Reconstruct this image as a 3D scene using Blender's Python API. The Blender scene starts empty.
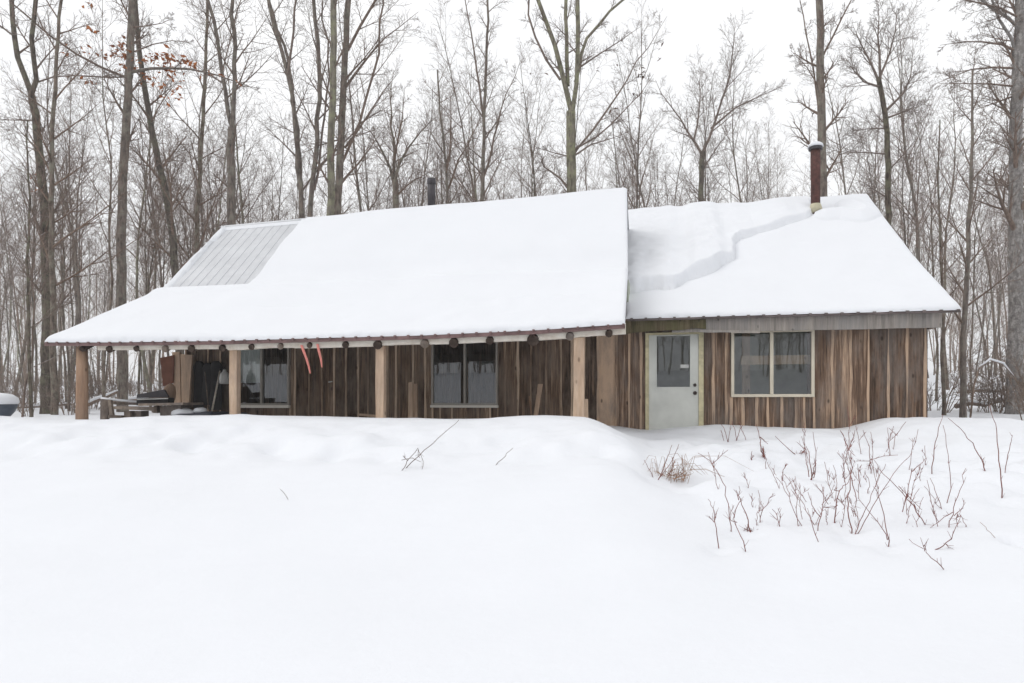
import bpy, math, random
import numpy as np
from mathutils import Vector, noise as mnoise
R = math.radians
rnd = random.Random(7)
sc = bpy.context.scene
col = sc.collection
F = 683.0; CX = 512.0; HY = 400.0; CZ = 1.5      # focal length in px, horizon row, eye height

# ------------------------------------------------------------------ camera
cam = bpy.data.cameras.new('camera'); cam_o = bpy.data.objects.new('camera', cam); col.objects.link(cam_o)
cam_o.location = (0, 0, CZ); cam_o.rotation_euler = (R(90), 0, 0)
cam.sensor_width = 36; cam.lens = 36 * F / 1024; cam.shift_y = (HY - 341.5) / 1024
cam.clip_start = 0.05; cam.clip_end = 2000
sc.camera = cam_o
sc.view_settings.view_transform = 'Standard'; sc.view_settings.look = 'None'
sc.view_settings.gamma = 1; sc.view_settings.use_curve_mapping = False
sc.view_settings.exposure = 0.36

# ------------------------------------------------------------------ light
w = bpy.data.worlds.new('World'); sc.world = w; w.use_nodes = True
nt = w.node_tree; nt.nodes.clear()
def N(nt, t, **k):
    n = nt.nodes.new(t)
    for a, b in k.items():
        if a.startswith('i_'): n.inputs[a[2:].replace('_', ' ')].default_value = b
        else: setattr(n, a, b)
    return n
def L(nt, a, b): nt.links.new(a, b)
SUN_EL, SUN_AZ = 48, 262      # the brighter side of the overcast sky is to the left
sky = N(nt, 'ShaderNodeTexSky', sky_type='NISHITA', sun_disc=False, sun_elevation=R(SUN_EL), sun_rotation=R(SUN_AZ), dust_density=4.0)
hs = N(nt, 'ShaderNodeHueSaturation'); hs.inputs['Saturation'].default_value = 0.25; hs.inputs['Value'].default_value = 0.7
L(nt, sky.outputs[0], hs.inputs['Color'])
mx = N(nt, 'ShaderNodeMix', data_type='RGBA'); mx.inputs[0].default_value = 0.86
tc = N(nt, 'ShaderNodeTexCoord'); nz = N(nt, 'ShaderNodeTexNoise'); nz.inputs['Scale'].default_value = 2.2; nz.inputs['Detail'].default_value = 4
L(nt, tc.outputs['Generated'], nz.inputs['Vector'])
cr = N(nt, 'ShaderNodeValToRGB'); cr.color_ramp.elements[0].position = 0.3; cr.color_ramp.elements[1].position = 0.72
cr.color_ramp.elements[0].color = (7.9, 7.98, 8.15, 1); cr.color_ramp.elements[1].color = (8.9, 8.93, 9.0, 1)
L(nt, nz.outputs[0], cr.inputs[0]); L(nt, hs.outputs[0], mx.inputs[6]); L(nt, cr.outputs[0], mx.inputs[7])
bg = N(nt, 'ShaderNodeBackground'); bg.inputs[1].default_value = 0.115
L(nt, mx.outputs[2], bg.inputs[0]); wo = N(nt, 'ShaderNodeOutputWorld'); L(nt, bg.outputs[0], wo.inputs[0])
sl = bpy.data.lights.new('sun', 'SUN'); sl.energy = 0.6; sl.angle = R(35); sl.color = (1, 0.97, 0.93)
so = bpy.data.objects.new('sun', sl); col.objects.link(so)
az = R(SUN_AZ); d = Vector((math.sin(az) * math.cos(R(SUN_EL)), math.cos(az) * math.cos(R(SUN_EL)), math.sin(R(SUN_EL))))
so.rotation_euler = d.to_track_quat('Z', 'Y').to_euler()

# ------------------------------------------------------------------ materials
def mat(name, rough=0.9, spec=0.2):
    m = bpy.data.materials.new(name); m.use_nodes = True
    b = m.node_tree.nodes['Principled BSDF']; b.inputs['Roughness'].default_value = rough
    b.inputs['Specular IOR Level'].default_value = spec
    return m, m.node_tree, b
def ramp(nt, fac, stops):
    r = nt.nodes.new('ShaderNodeValToRGB'); el = r.color_ramp.elements
    while len(el) < len(stops): el.new(0.5)
    for e, (p, c) in zip(el, stops): e.position = p; e.color = (*c, 1)
    nt.links.new(fac, r.inputs[0]); return r.outputs[0]
def noisen(nt, vec, scale, detail=5, rough=0.6):
    n = nt.nodes.new('ShaderNodeTexNoise'); n.inputs['Scale'].default_value = scale
    n.inputs['Detail'].default_value = detail; n.inputs['Roughness'].default_value = rough
    if vec is not None: nt.links.new(vec, n.inputs['Vector'])
    return n.outputs[0]
def mapping(nt, vec, scale):
    m = nt.nodes.new('ShaderNodeMapping'); m.inputs['Scale'].default_value = scale
    nt.links.new(vec, m.inputs['Vector']); return m.outputs[0]
def mixc(nt, fac, a, b, bt='MIX'):
    m = nt.nodes.new('ShaderNodeMix'); m.data_type = 'RGBA'; m.blend_type = bt
    for i, v in ((0, fac), (6, a), (7, b)):
        if isinstance(v, (int, float)): m.inputs[i].default_value = v
        elif isinstance(v, tuple): m.inputs[i].default_value = (*v, 1)
        else: nt.links.new(v, m.inputs[i])
    return m.outputs[2]
def mth(nt, op, a, b=None, clamp=False):
    m = nt.nodes.new('ShaderNodeMath'); m.operation = op; m.use_clamp = clamp
    for i, v in ((0, a), (1, b)):
        if v is None: continue
        if isinstance(v, (int, float)): m.inputs[i].default_value = v
        else: nt.links.new(v, m.inputs[i])
    return m.outputs[0]
def bump(nt, b, h, strength, dist):
    n = nt.nodes.new('ShaderNodeBump'); n.inputs['Strength'].default_value = strength; n.inputs['Distance'].default_value = dist
    nt.links.new(h, n.inputs['Height']); nt.links.new(n.outputs[0], b.inputs['Normal'])
def oc(nt): return nt.nodes.new('ShaderNodeTexCoord').outputs['Object']
def attr(nt, name):
    a = nt.nodes.new('ShaderNodeAttribute'); a.attribute_name = name; return a.outputs['Fac']

def snow_mat(name, a=(0.765, 0.78, 0.812), scale=6, st=0.25, dist=0.03):
    m, t, b = mat(name, 0.75, 0.25)
    v = oc(t); n1 = noisen(t, v, 1.1, 4); n2 = noisen(t, v, scale, 6, 0.7); n3 = noisen(t, v, 90, 3, 0.6)
    c = ramp(t, n1, [(0.3, tuple(x * 0.975 for x in a)), (0.7, a)])
    t.links.new(c, b.inputs['Base Color'])
    h = mth(t, 'ADD', n2, mth(t, 'MULTIPLY', n3, 0.12)); bump(t, b, h, st, dist)
    return m
M = {}
M['snow'] = snow_mat('snow_ground_surface')
M['roofsnow'] = snow_mat('roof_snow_surface', (0.755, 0.77, 0.80), 3, 0.22, 0.03)

def wood_mat(name, dark, mid, light, grey=None, zs=1.6, fine=34, tone=True):
    m, t, b = mat(name, 0.88, 0.15)
    v = oc(t)
    g = noisen(t, mapping(t, v, (fine, fine, zs)), 1.0, 6, 0.7)
    g2 = noisen(t, mapping(t, v, (7, 7, 0.7)), 1.0, 4, 0.6)
    f = mth(t, 'ADD', mth(t, 'MULTIPLY', g, 0.6), mth(t, 'MULTIPLY', g2, 0.4))
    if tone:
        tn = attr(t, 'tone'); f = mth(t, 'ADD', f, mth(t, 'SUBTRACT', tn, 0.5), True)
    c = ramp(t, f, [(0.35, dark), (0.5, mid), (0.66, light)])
    if grey:
        g3 = noisen(t, mapping(t, v, (3.5, 3.5, 1.0)), 1.0, 5, 0.7)
        c = mixc(t, mth(t, 'MULTIPLY', ramp_f(t, g3, 0.42, 0.66), 0.75), c, grey)
    vo = t.nodes.new('ShaderNodeTexVoronoi'); vo.inputs['Scale'].default_value = 1.0
    t.links.new(mapping(t, v, (4.5, 4.5, 2.2)), vo.inputs['Vector'])
    k = ramp_f(t, vo.outputs['Distance'], 0.11, 0.05)
    c = mixc(t, mth(t, 'MULTIPLY', k, 0.7), c, tuple(x * 0.35 for x in dark))
    t.links.new(c, b.inputs['Base Color'])
    bump(t, b, g, 0.5, 0.01)
    return m
def ramp_f(t, fac, lo, hi):
    m = t.nodes.new('ShaderNodeMapRange'); m.inputs[1].default_value = lo; m.inputs[2].default_value = hi
    t.links.new(fac, m.inputs[0]); return m.outputs[0]
M['boards'] = wood_mat('weathered_board_wood', (0.042, 0.027, 0.019), (0.17, 0.108, 0.073), (0.52, 0.37, 0.26), (0.20, 0.170, 0.150))
M['boards_dark'] = wood_mat('dark_board_wood', (0.045, 0.028, 0.019), (0.20, 0.130, 0.085), (0.64, 0.49, 0.36), (0.24, 0.185, 0.145))
M['fascia'] = wood_mat('grey_fascia_wood', (0.13, 0.115, 0.105), (0.25, 0.225, 0.205), (0.38, 0.34, 0.30), (0.27, 0.26, 0.25))
M['mossy'] = wood_mat('mossy_fascia_wood', (0.05, 0.042, 0.025), (0.16, 0.125, 0.08), (0.42, 0.33, 0.21), (0.12, 0.115, 0.055))
M['peeled'] = wood_mat('peeled_post_wood', (0.34, 0.23, 0.16), (0.52, 0.37, 0.26), (0.66, 0.51, 0.38), (0.36, 0.27, 0.21), 2.5, 22)
M['post'] = wood_mat('tan_post_wood', (0.22, 0.135, 0.085), (0.36, 0.235, 0.16), (0.46, 0.32, 0.23), (0.24, 0.17, 0.13), 2.0, 16)
M['darklog'] = wood_mat('dark_log_end_wood', (0.02, 0.014, 0.011), (0.05, 0.035, 0.028), (0.12, 0.09, 0.07), None, 8, 8)
M['beam'] = wood_mat('pale_beam_wood', (0.48, 0.41, 0.33), (0.66, 0.60, 0.52), (0.78, 0.74, 0.67), None, 12, 5)
M['oldwood'] = wood_mat('old_loose_wood', (0.06, 0.045, 0.035), (0.16, 0.125, 0.10), (0.33, 0.27, 0.22), (0.18, 0.16, 0.15), 6, 8)

def plain(name, c, rough=0.6, metal=0.0, spec=0.3, var=0.15, scale=8):
    m, t, b = mat(name, rough, spec); b.inputs['Metallic'].default_value = metal
    n = noisen(t, oc(t), scale, 5)
    t.links.new(ramp(t, n, [(0.3, tuple(x * (1 - var) for x in c)), (0.7, tuple(min(1, x * (1 + var)) for x in c))]), b.inputs['Base Color'])
    return m
M['drip'] = plain('purple_brown_metal_edge', (0.17, 0.105, 0.10), 0.55, 0.0, 0.3, 0.35, 4)
M['darkdrip'] = plain('grey_brown_metal_edge', (0.13, 0.105, 0.10), 0.6, 0.0, 0.3, 0.35, 4)
M['rust'] = plain('rusty_pipe_metal', (0.085, 0.035, 0.029), 0.75, 0.0, 0.3, 0.5, 12)
M['darkmetal'] = plain('dark_pipe_metal', (0.05, 0.045, 0.05), 0.5)
M['flash'] = plain('pale_flashing_metal', (0.50, 0.46, 0.33), 0.6)
M['doorwhite'] = plain('off_white_door_paint', (0.60, 0.61, 0.565), 0.45, 0, 0.4, 0.10, 3)
M['yellow'] = plain('cream_yellow_trim_paint', (0.56, 0.50, 0.32), 0.6, 0, 0.3, 0.22, 9)
M['vinyl'] = plain('cream_window_frame', (0.62, 0.56, 0.45), 0.5, 0, 0.3, 0.1, 4)
M['greyframe'] = plain('grey_window_frame', (0.36, 0.33, 0.29), 0.5, 0, 0.3, 0.15, 4)
M['knob'] = plain('dark_bronze_knob', (0.05, 0.035, 0.03), 0.35, 0.4)
M['curtain'] = plain('white_curtain_cloth', (0.80, 0.82, 0.80), 0.9, 0, 0.1, 0.08, 3)
M['interior'] = plain('grey_green_interior', (0.40, 0.43, 0.36), 0.9, 0, 0.1, 0.3, 2)
M['black'] = plain('soot_black', (0.02, 0.019, 0.02), 0.7, 0, 0.2, 0.4, 6)
M['pink'] = plain('faded_pink_ribbon', (0.74, 0.27, 0.23), 0.7, 0, 0.2, 0.15, 6)
M['whiteplastic'] = plain('dirty_white_plastic', (0.5, 0.5, 0.48), 0.5, 0, 0.4, 0.2, 5)
M['tarp'] = plain('dark_blue_grey_tarp', (0.035, 0.038, 0.05), 0.5, 0, 0.4, 0.3, 5)
M['bluegrey'] = plain('dark_slate_tub', (0.06, 0.075, 0.10), 0.45, 0, 0.4, 0.15, 5)
M['rustsheet'] = plain('rusted_sheet', (0.13, 0.055, 0.035), 0.8, 0, 0.2, 0.35, 5)
M['cane'] = plain('reddish_cane_bark', (0.20, 0.080, 0.068), 0.8, 0, 0.2, 0.3, 20)
M['twig'] = plain('grey_brown_twig_bark', (0.17, 0.13, 0.11), 0.85, 0, 0.2, 0.3, 20)
M['drygrass'] = plain('dry_straw_grass', (0.30, 0.19, 0.13), 0.9, 0, 0.1, 0.35, 12)
M['leaf'] = plain('rust_brown_dead_leaf', (0.40, 0.15, 0.055), 0.8, 0, 0.1, 0.45, 3)
M['darkleaf'] = plain('dull_brown_dead_leaf', (0.12, 0.07, 0.05), 0.8, 0, 0.1, 0.35, 3)

m, t, b = mat('galvanised_roof_metal', 0.5, 0.4); b.inputs['Metallic'].default_value = 0.25
t.links.new(ramp(t, noisen(t, oc(t), 1.5, 6, 0.7), [(0.3, (0.50, 0.51, 0.53)), (0.7, (0.62, 0.63, 0.65))]), b.inputs['Base Color']); M['roofmetal'] = m

def glass_mat():
    m = bpy.data.materials.new('window_glass'); m.use_nodes = True; t = m.node_tree; t.nodes.clear()
    o = t.nodes.new('ShaderNodeOutputMaterial'); mixs = t.nodes.new('ShaderNodeMixShader')
    tr = t.nodes.new('ShaderNodeBsdfTransparent'); tr.inputs[0].default_value = (0.8, 0.83, 0.82, 1)
    gl = t.nodes.new('ShaderNodeBsdfGlossy'); gl.inputs['Roughness'].default_value = 0.015; gl.inputs[0].default_value = (0.95, 0.97, 1, 1)
    lw = t.nodes.new('ShaderNodeFresnel'); lw.inputs[0].default_value = 1.75
    f = mth(t, 'ADD', mth(t, 'MULTIPLY', lw.outputs[0], 1.05), 0.02, True)
    bn = t.nodes.new('ShaderNodeBump'); bn.inputs['Strength'].default_value = 0.05; bn.inputs['Distance'].default_value = 0.01
    t.links.new(noisen(t, oc(t), 2.0, 2), bn.inputs['Height']); t.links.new(bn.outputs[0], gl.inputs['Normal'])
    t.links.new(f, mixs.inputs[0]); t.links.new(tr.outputs[0], mixs.inputs[1]); t.links.new(gl.outputs[0], mixs.inputs[2])
    t.links.new(mixs.outputs[0], o.inputs[0]); return m
M['glass'] = glass_mat()

def bark_mat(name, dark, light, lichen=None, snow=0.8, stretch=(14, 14, 3.0), birch=False):
    m, t, b = mat(name, 0.92, 0.1)
    v = oc(t); g = noisen(t, mapping(t, v, stretch), 1.0, 6, 0.75)
    oi = t.nodes.new('ShaderNodeObjectInfo').outputs['Random']
    c = ramp(t, g, [(0.40, dark), (0.60, light)])
    if birch:
        vb = noisen(t, mapping(t, v, (9, 9, 15)), 1.0, 6, 0.8)
        c = mixc(t, mth(t, 'MULTIPLY', ramp_f(t, vb, 0.50, 0.66), .85), c, (0.07, 0.062, 0.058))
    if lichen:
        n = noisen(t, v, 5.0, 5, 0.7); c = mixc(t, mth(t, 'MULTIPLY', ramp_f(t, n, 0.48, 0.62), 0.7), c, lichen)
    c = mixc(t, mth(t, 'MULTIPLY', oi, 0.35), c, (0.20, 0.185, 0.18))
    geo = t.nodes.new('ShaderNodeNewGeometry'); sx = t.nodes.new('ShaderNodeSeparateXYZ'); t.links.new(geo.outputs['Normal'], sx.inputs[0])
    n = noisen(t, v, 3.0, 4, 0.6)
    f = mth(t, 'MULTIPLY', ramp_f(t, sx.outputs[2], 0.55, 0.85), mth(t, 'MULTIPLY', ramp_f(t, n, 0.42, 0.6), snow))
    c = mixc(t, f, c, (0.82, 0.84, 0.87))
    t.links.new(c, b.inputs['Base Color']); bump(t, b, g, 0.6, 0.02)
    return m
M['bark'] = bark_mat('grey_brown_bark', (0.055, 0.040, 0.030), (0.23, 0.18, 0.145), (0.24, 0.235, 0.18))
M['barkdark'] = bark_mat('dark_bark', (0.035, 0.026, 0.020), (0.15, 0.12, 0.095), (0.17, 0.17, 0.11))
M['barkgreen'] = bark_mat('lichen_bark', (0.09, 0.08, 0.055), (0.25, 0.225, 0.17), (0.27, 0.28, 0.16))
M['barkwhite'] = bark_mat('pale_flaking_bark', (0.14, 0.13, 0.125), (0.40, 0.38, 0.36), (0.20, 0.18, 0.165), 0.8, (14, 14, 6), True)
M['barktwig'] = bark_mat('twig_bark', (0.11, 0.074, 0.054), (0.25, 0.180, 0.140), None, 0.75)
M['barkbrush'] = bark_mat('brush_bark', (0.13, 0.092, 0.068), (0.29, 0.215, 0.165), None, 0.9)
m, t, b = mat('evergreen_needles', 0.9, 0.1)
t.links.new(ramp(t, noisen(t, oc(t), 1.5, 4), [(0.3, (0.03, 0.04, 0.025)), (0.7, (0.07, 0.085, 0.05))]), b.inputs['Base Color']); M['needles'] = m

# ------------------------------------------------------------------ mesh helpers
def tag(o, label=None, cat=None, group=None, kind=None):
    if label: o['label'] = label
    if cat: o['category'] = cat
    if group: o['group'] = group
    if kind: o['kind'] = kind
    return o
ORIG = {}
class MB:
    def __init__(s): s.v = []; s.f = []; s.t = []; s.tone = 0.5
    def add(s, vs, fs, tone=None):
        n = len(s.v); s.v.extend([tuple(p) for p in vs]); s.f.extend([tuple(i + n for i in f) for f in fs])
        s.t.extend([s.tone if tone is None else tone] * len(fs))
    def build(s, name, material, parent=None, smooth=False, at=None):
        """links ONE mesh object; vertices are given in world space"""
        org = Vector(at) if at is not None else (ORIG[parent.name] if parent is not None else Vector((0, 0, 0)))
        me = bpy.data.meshes.new(name); a = np.array(s.v, dtype=np.float64).reshape(-1, 3) - np.array(org)
        me.from_pydata(a.tolist(), [], s.f)
        ta = me.attributes.new('tone', 'FLOAT', 'FACE'); ta.data.foreach_set('value', s.t)
        if smooth: me.polygons.foreach_set('use_smooth', [True] * len(me.polygons))
        me.materials.append(material); me.update()
        o = bpy.data.objects.new(name, me); col.objects.link(o)
        ORIG[o.name] = org
        if parent is not None:
            o.parent = parent; o.location = org - ORIG[parent.name]
        else: o.location = org
        return o
def empty(name, loc):
    o = bpy.data.objects.new(name, None); col.objects.link(o); o.location = loc; o.empty_display_size = 0.3
    ORIG[o.name] = Vector(loc); return o

# cabin frame: s along the front (to the right), q out of the front towards the camera, z above the eye
P0 = (2.91, 12.2); A = R(13); CA, SA = math.cos(A), math.sin(A)
def W(s, q, zc): return Vector((P0[0] + s * CA - q * SA, P0[1] - s * SA - q * CA, CZ + zc))
def sq(x, y):
    dx, dy = x - P0[0], y - P0[1]
    return dx * CA - dy * SA, -dx * SA - dy * CA
def S(px, q):
    u = (px - CX) / F; bx, by = P0[0] - q * SA, P0[1] - q * CA
    return (u * by - bx) / (CA + u * SA)
def Zc(px, py, q):
    s = S(px, q); Y = W(s, q, 0).y; return (HY - py) / F * Y
def PT(px, py, q): return S(px, q), q, Zc(px, py, q)

def sqbox(mb, s0, s1, q0, q1, z0, z1, tone=None, jit=0.0):
    n = 1
    c = [W(s, q, z) for z in (z0, z1) for (s, q) in ((s0, q1), (s1, q1), (s1, q0), (s0, q0))]
    mb.add(c, [(0, 1, 5, 4), (1, 2, 6, 5), (2, 3, 7, 6), (3, 0, 4, 7), (4, 5, 6, 7), (3, 2, 1, 0)], tone)
def board(mb, s0, s1, q, z0, z1, th, tone, jit=0.008, rr=rnd, step=0.25):
    """upright board with slightly wavy live edges, front face at q+th"""
    n = max(2, int(abs(z1 - z0) / step)); vs = []
    ph = rr.uniform(0, 50)
    for i in range(n + 1):
        z = z0 + (z1 - z0) * i / n
        a = s0 + jit * (mnoise.noise(Vector((ph, z * 2.2, 0))) * 2); b_ = s1 + jit * (mnoise.noise(Vector((ph + 9, z * 2.2, 3))) * 2)
        vs += [W(a, q + th, z), W(b_, q + th, z), W(b_, q, z), W(a, q, z)]
    fs = []
    for i in range(n):
        k = 4 * i
        for j in range(4): fs.append((k + j, k + (j + 1) % 4, k + 4 + (j + 1) % 4, k + 4 + j))
    fs += [(3, 2, 1, 0), (4 * n, 4 * n + 1, 4 * n + 2, 4 * n + 3)]
    mb.add(vs, fs, tone)
def tube(mb, pts, rad, n=6, tone=None, cap=True, ref=None):
    pts = [Vector(p) for p in pts]; vs = []; fs = []
    k = len(pts); side = None
    for i, p in enumerate(pts):
        dd = (pts[min(i + 1, k - 1)] - pts[max(i - 1, 0)])
        if dd.length < 1e-9: dd = Vector((0, 0, 1))
        dd.normalize()
        if side is None:
            side = dd.orthogonal()
        else:
            side = side - dd * side.dot(dd)
            if side.length < 1e-6: side = dd.orthogonal()
        side.normalize(); up = dd.cross(side); r = rad[i]
        for j in range(n):
            a = 2 * math.pi * j / n; vs.append(p + side * (r * math.cos(a)) + up * (r * math.sin(a)))
    for i in range(k - 1):
        for j in range(n): fs.append((i * n + j, i * n + (j + 1) % n, (i + 1) * n + (j + 1) % n, (i + 1) * n + j))
    if cap: fs.append(tuple(reversed(range(n)))); fs.append(tuple((k - 1) * n + j for j in range(n)))
    mb.add(vs, fs, tone)

# ------------------------------------------------------------------ ground
def vnoise(x, y, sc_, seed=0):
    """smooth value noise, vectorised"""
    x = np.asarray(x, float) * sc_ + seed * 17.31; y = np.asarray(y, float) * sc_ - seed * 9.7
    xi = np.floor(x); yi = np.floor(y); fx = x - xi; fy = y - yi
    fx = fx * fx * fx * (fx * (fx * 6 - 15) + 10); fy = fy * fy * fy * (fy * (fy * 6 - 15) + 10)
    def h(a, b): v = np.sin(a * 127.1 + b * 311.7 + seed * 74.7) * 43758.5453; return v - np.floor(v)
    return (h(xi, yi) * (1 - fx) * (1 - fy) + h(xi + 1, yi) * fx * (1 - fy) + h(xi, yi + 1) * (1 - fx) * fy + h(xi + 1, yi + 1) * fx * fy) * 2 - 1
def sstep(x, a, b): t = np.clip((x - a) / (b - a), 0, 1); return t * t * (3 - 2 * t)
_qd = np.arange(-220, 120, 0.05)
def prof(pts):
    p = sorted(pts); v = np.interp(_qd, [a for a, _ in p], [b for _, b in p])
    k = np.hanning(15); k /= k.sum(); return np.convolve(np.pad(v, 7, mode='edge'), k, 'valid')
back = [(-220, 5.0), (-120, 4.2), (-60, 2.5), (-35, 1.25), (-25, 0.75), (-15, 0.15), (-9, -0.2), (-5.5, -0.42)]
PL = prof(back + [(-1, -0.46), (1.6, -0.46), (2.2, -0.36), (2.75, -0.25), (3.3, -0.24), (3.9, -0.33), (4.6, -0.50), (5.5, -0.70), (6.5, -0.93), (8, -1.19), (10, -1.41), (13, -1.55), (17, -1.5), (24, -.8), (36, .8), (60, 3.0), (110, 5)])
PR = prof(back + [(-0.5, -0.47), (0.6, -0.49), (2, -0.59), (3, -0.68), (4, -0.75), (5, -0.84), (6.5, -1.03), (8, -1.22), (10, -1.42), (13, -1.55), (17, -1.5), (24, -.8), (36, .8), (60, 3.0), (110, 5)])
FOOT = [(718, 550, .09, .03), (731, 533, .09, .025), (750, 532, .12, .04), (834, 525, .10, .03), (853, 536, .14, .05), (889, 549, .10, .03), (1002, 500, .12, .04), (931, 476, .10, .03), (947, 505, .09, .025), (801, 527, .09, .02), (671, 482, .30, .07), (650, 436, .25, .05), (715, 436, .22, .04), (780, 440, .25, .05), (745, 480, .3, .05), (700, 500, .3, .04), (820, 445, .2, .05), (855, 455, .25, .05), (950, 470, .3, .05), (990, 455, .3, .04), (193, 441, .20, .10), (205, 447, .16, .07), (165, 432, .18, .06), (225, 436, .2, .05), (275, 447, .2, .07), (290, 452, .25, .06), (340, 432, .22, .05), (335, 455, .2, .06), (385, 455, .2, .06), (70, 436, .2, .05), (100, 445, .2, .05), (30, 452, .2, .05), (480, 447, .25, .04), (510, 440, .25, .04), (590, 438, .25, .04), (605, 446, .2, .04), (145, 440, .2, .05), (130, 455, .3, .04), (250, 428, .2, .05), (400, 438, .2, .05),
        (837, 468, .16, .17), (898, 478, .15, .12), (868, 486, .15, .06), (800, 455, .2, .07), (712, 452, .2, .07), (690, 460, .2, .06), (760, 468, .2, .06), (925, 448, .2, .04), (775, 495, .2, .05), (1018, 541, .07, .10), (728, 440, .2, .06), (660, 445, .2, .06), (880, 440, .25, .05)]
FW = []
def H(x, y):
    x = np.asarray(x, float); y = np.asarray(y, float); s, q = sq(x, y)
    a = np.interp(q, _qd, PL); b_ = np.interp(q, _qd, PR)
    edge = -0.78 + 0.16 * np.clip(q - 2.9, 0, 6)
    m = sstep(s, edge - 0.55, edge + 0.5)
    m = np.maximum(m, sstep(q, -4, -7))
    z = a * (1 - m) + b_ * m
    z = z + 0.05 * vnoise(s * 0.55, q * 0.3, 1.0, 3) * sstep(q, 2.2, 3.0) * (1 - sstep(q, 5, 8)) * (1 - m)
    # drift against the right end of the front and the door hollow
    z = z + 0.21 * np.exp(-((q - 0.6) / 1.1) ** 2) * sstep(s, 2.6, 3.5) * (1 - 0.75 * sstep(s, 4.6, 6.5))
    z = z + 0.06 * np.exp(-((q - 0.2) / 0.7) ** 2) * np.exp(-((s - 0.9) / 0.6) ** 2)
    z = z - 0.07 * np.exp(-((q - 0.3) / 0.8) ** 2) * np.exp(-((s + 0.5) / 0.45) ** 2)
    z = z + (0.035 * np.exp(-((s + 1.9) / .8) ** 2) + 0.03 * np.exp(-((s + 5.6) / 1.3) ** 2)) * np.exp(-((q - 2.9) / 1.3) ** 2)
    z = z - (0.065 * np.exp(-((s + 9.6) / 1.3) ** 2) + 0.03 * sstep(s, -8, -11)) * np.exp(-((q - 2.9) / 1.3) ** 2)
    band = np.exp(-((q - 4.4) / 1.1) ** 2)
    rough = np.exp(-((q - 3.0) / 2.4) ** 2) * sstep(s, -0.6, 0.4)
    z = z + (0.06 * vnoise(x, y, 1.7, 1) + 0.030 * vnoise(x, y, 4.5, 2) + .009 * vnoise(x, y, 11, 4)) * (band + 1.35 * rough)
    z = z + 0.035 * vnoise(x, y, 0.35, 5) * np.clip((q - 3) / 3, 0, 1) * sstep(y, 2.0, 5.0) + 0.012 * vnoise(x, y, 1.1, 6) * sstep(q, 3, 5)
    z = z + (0.006 * vnoise(x * .5, y * 1.4, 2.0, 44) + 0.0025 * vnoise(x * .6, y * 1.5, 6.0, 45)) * (y < 14)
    z = z + (0.10 * vnoise(x, y, 0.5, 7) + 0.05 * vnoise(x, y, 1.7, 8)) * sstep(q, -5, -8)
    z = z + 0.5 * vnoise(x, y, 0.05, 9) * sstep(q, -12, -30)
    for (fx, fy, fr, fd) in FW:
        z = z - 1.5 * fd * np.exp(-(((x - fx) / fr) ** 2 + ((y - fy) / (fr * 1.15)) ** 2))
    return z + CZ
def gp(px, py, y0=2.3):
    u = (px - CX) / F; v = (HY - py) / F
    Y = np.arange(y0, 90, 0.02); g = H(u * Y, Y); r = CZ + v * Y
    i = np.nonzero(g >= r)[0]
    Yh = Y[i[0]] if len(i) else 60.0
    return Vector((u * Yh, Yh, float(H(u * Yh, Yh))))
def Hf(x, y): return float(H(x, y))
FW = [(*gp(a, b)[:2], r, d_) for a, b, r, d_ in FOOT]

def spaced(a, b, fine0, fine1, st, grow=1.12):
    c = list(np.arange(fine0, fine1, st)); h = st
    while c[-1] < b: h = min(h * grow, 4.0); c.append(c[-1] + h)
    h = st
    while c[0] > a: h = min(h * grow, 4.0); c.insert(0, c[0] - h)
    return np.array(c)
gx = spaced(-150, 150, -10, 9, 0.065); gy = spaced(-60, 210, 2.0, 13.5, 0.06)
X_, Y_ = np.meshgrid(gx, gy); Z_ = H(X_, Y_)
nx, ny = len(gx), len(gy)
idx = np.arange(nx * ny).reshape(ny, nx)
mb = MB(); mb.v = np.stack([X_.ravel(), Y_.ravel(), Z_.ravel()], 1).tolist()
mb.f = np.stack([idx[:-1, :-1].ravel(), idx[:-1, 1:].ravel(), idx[1:, 1:].ravel(), idx[1:, :-1].ravel()], 1).tolist(); mb.t = [0.5] * len(mb.f)
tag(mb.build('snow_ground', M['snow'], None, True), kind='structure')

# ------------------------------------------------------------------ cabin
cb = empty('cabin', W(0, 0, -1.0))
tag(cb, 'long low board-sided cabin with snow-covered roof and open front porch', 'cabin')
EQ = 2.5            # porch eave
KQ = 0.0            # roof kink
RQ = -2.6           # left ridge
eave_px = [(45, 343), (110, 343), (223, 341.5), (310, 339), (425, 336), (533, 331), (625, 325)]
es = [S(a, EQ) for a, _ in eave_px]; ez = [Zc(a, b_, EQ) for a, b_ in eave_px]
def eave_z(s): return float(np.interp(s, es, ez))
sE0, sE1 = es[0], es[-1]
sK0, sK1 = S(160, KQ), S(628, KQ); zK0, zK1 = Zc(160, 293, KQ), Zc(628, 274, KQ)
sR0, sR1 = S(222, RQ), S(627, RQ); zR0, zR1 = Zc(222, 229, RQ), Zc(627, 192, RQ)
def left_roof(a, b_):
    """a 0..1 along, b 0 ridge .. 1 kink .. 2 eave"""
    if b_ <= 1:
        s = (sR0 + (sR1 - sR0) * a) * (1 - b_) + (sK0 + (sK1 - sK0) * a) * b_
        z = (zR0 + (zR1 - zR0) * a) * (1 - b_) + (zK0 + (zK1 - zK0) * a) * b_; q = RQ * (1 - b_) + KQ * b_
    else:
        c = b_ - 1; se = sE0 + (sE1 - sE0) * a
        s = (sK0 + (sK1 - sK0) * a) * (1 - c) + se * c
        z = (zK0 + (zK1 - zK0) * a) * (1 - c) + eave_z(se) * c; q = KQ * (1 - c) + EQ * c
    return s, q, z
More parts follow.
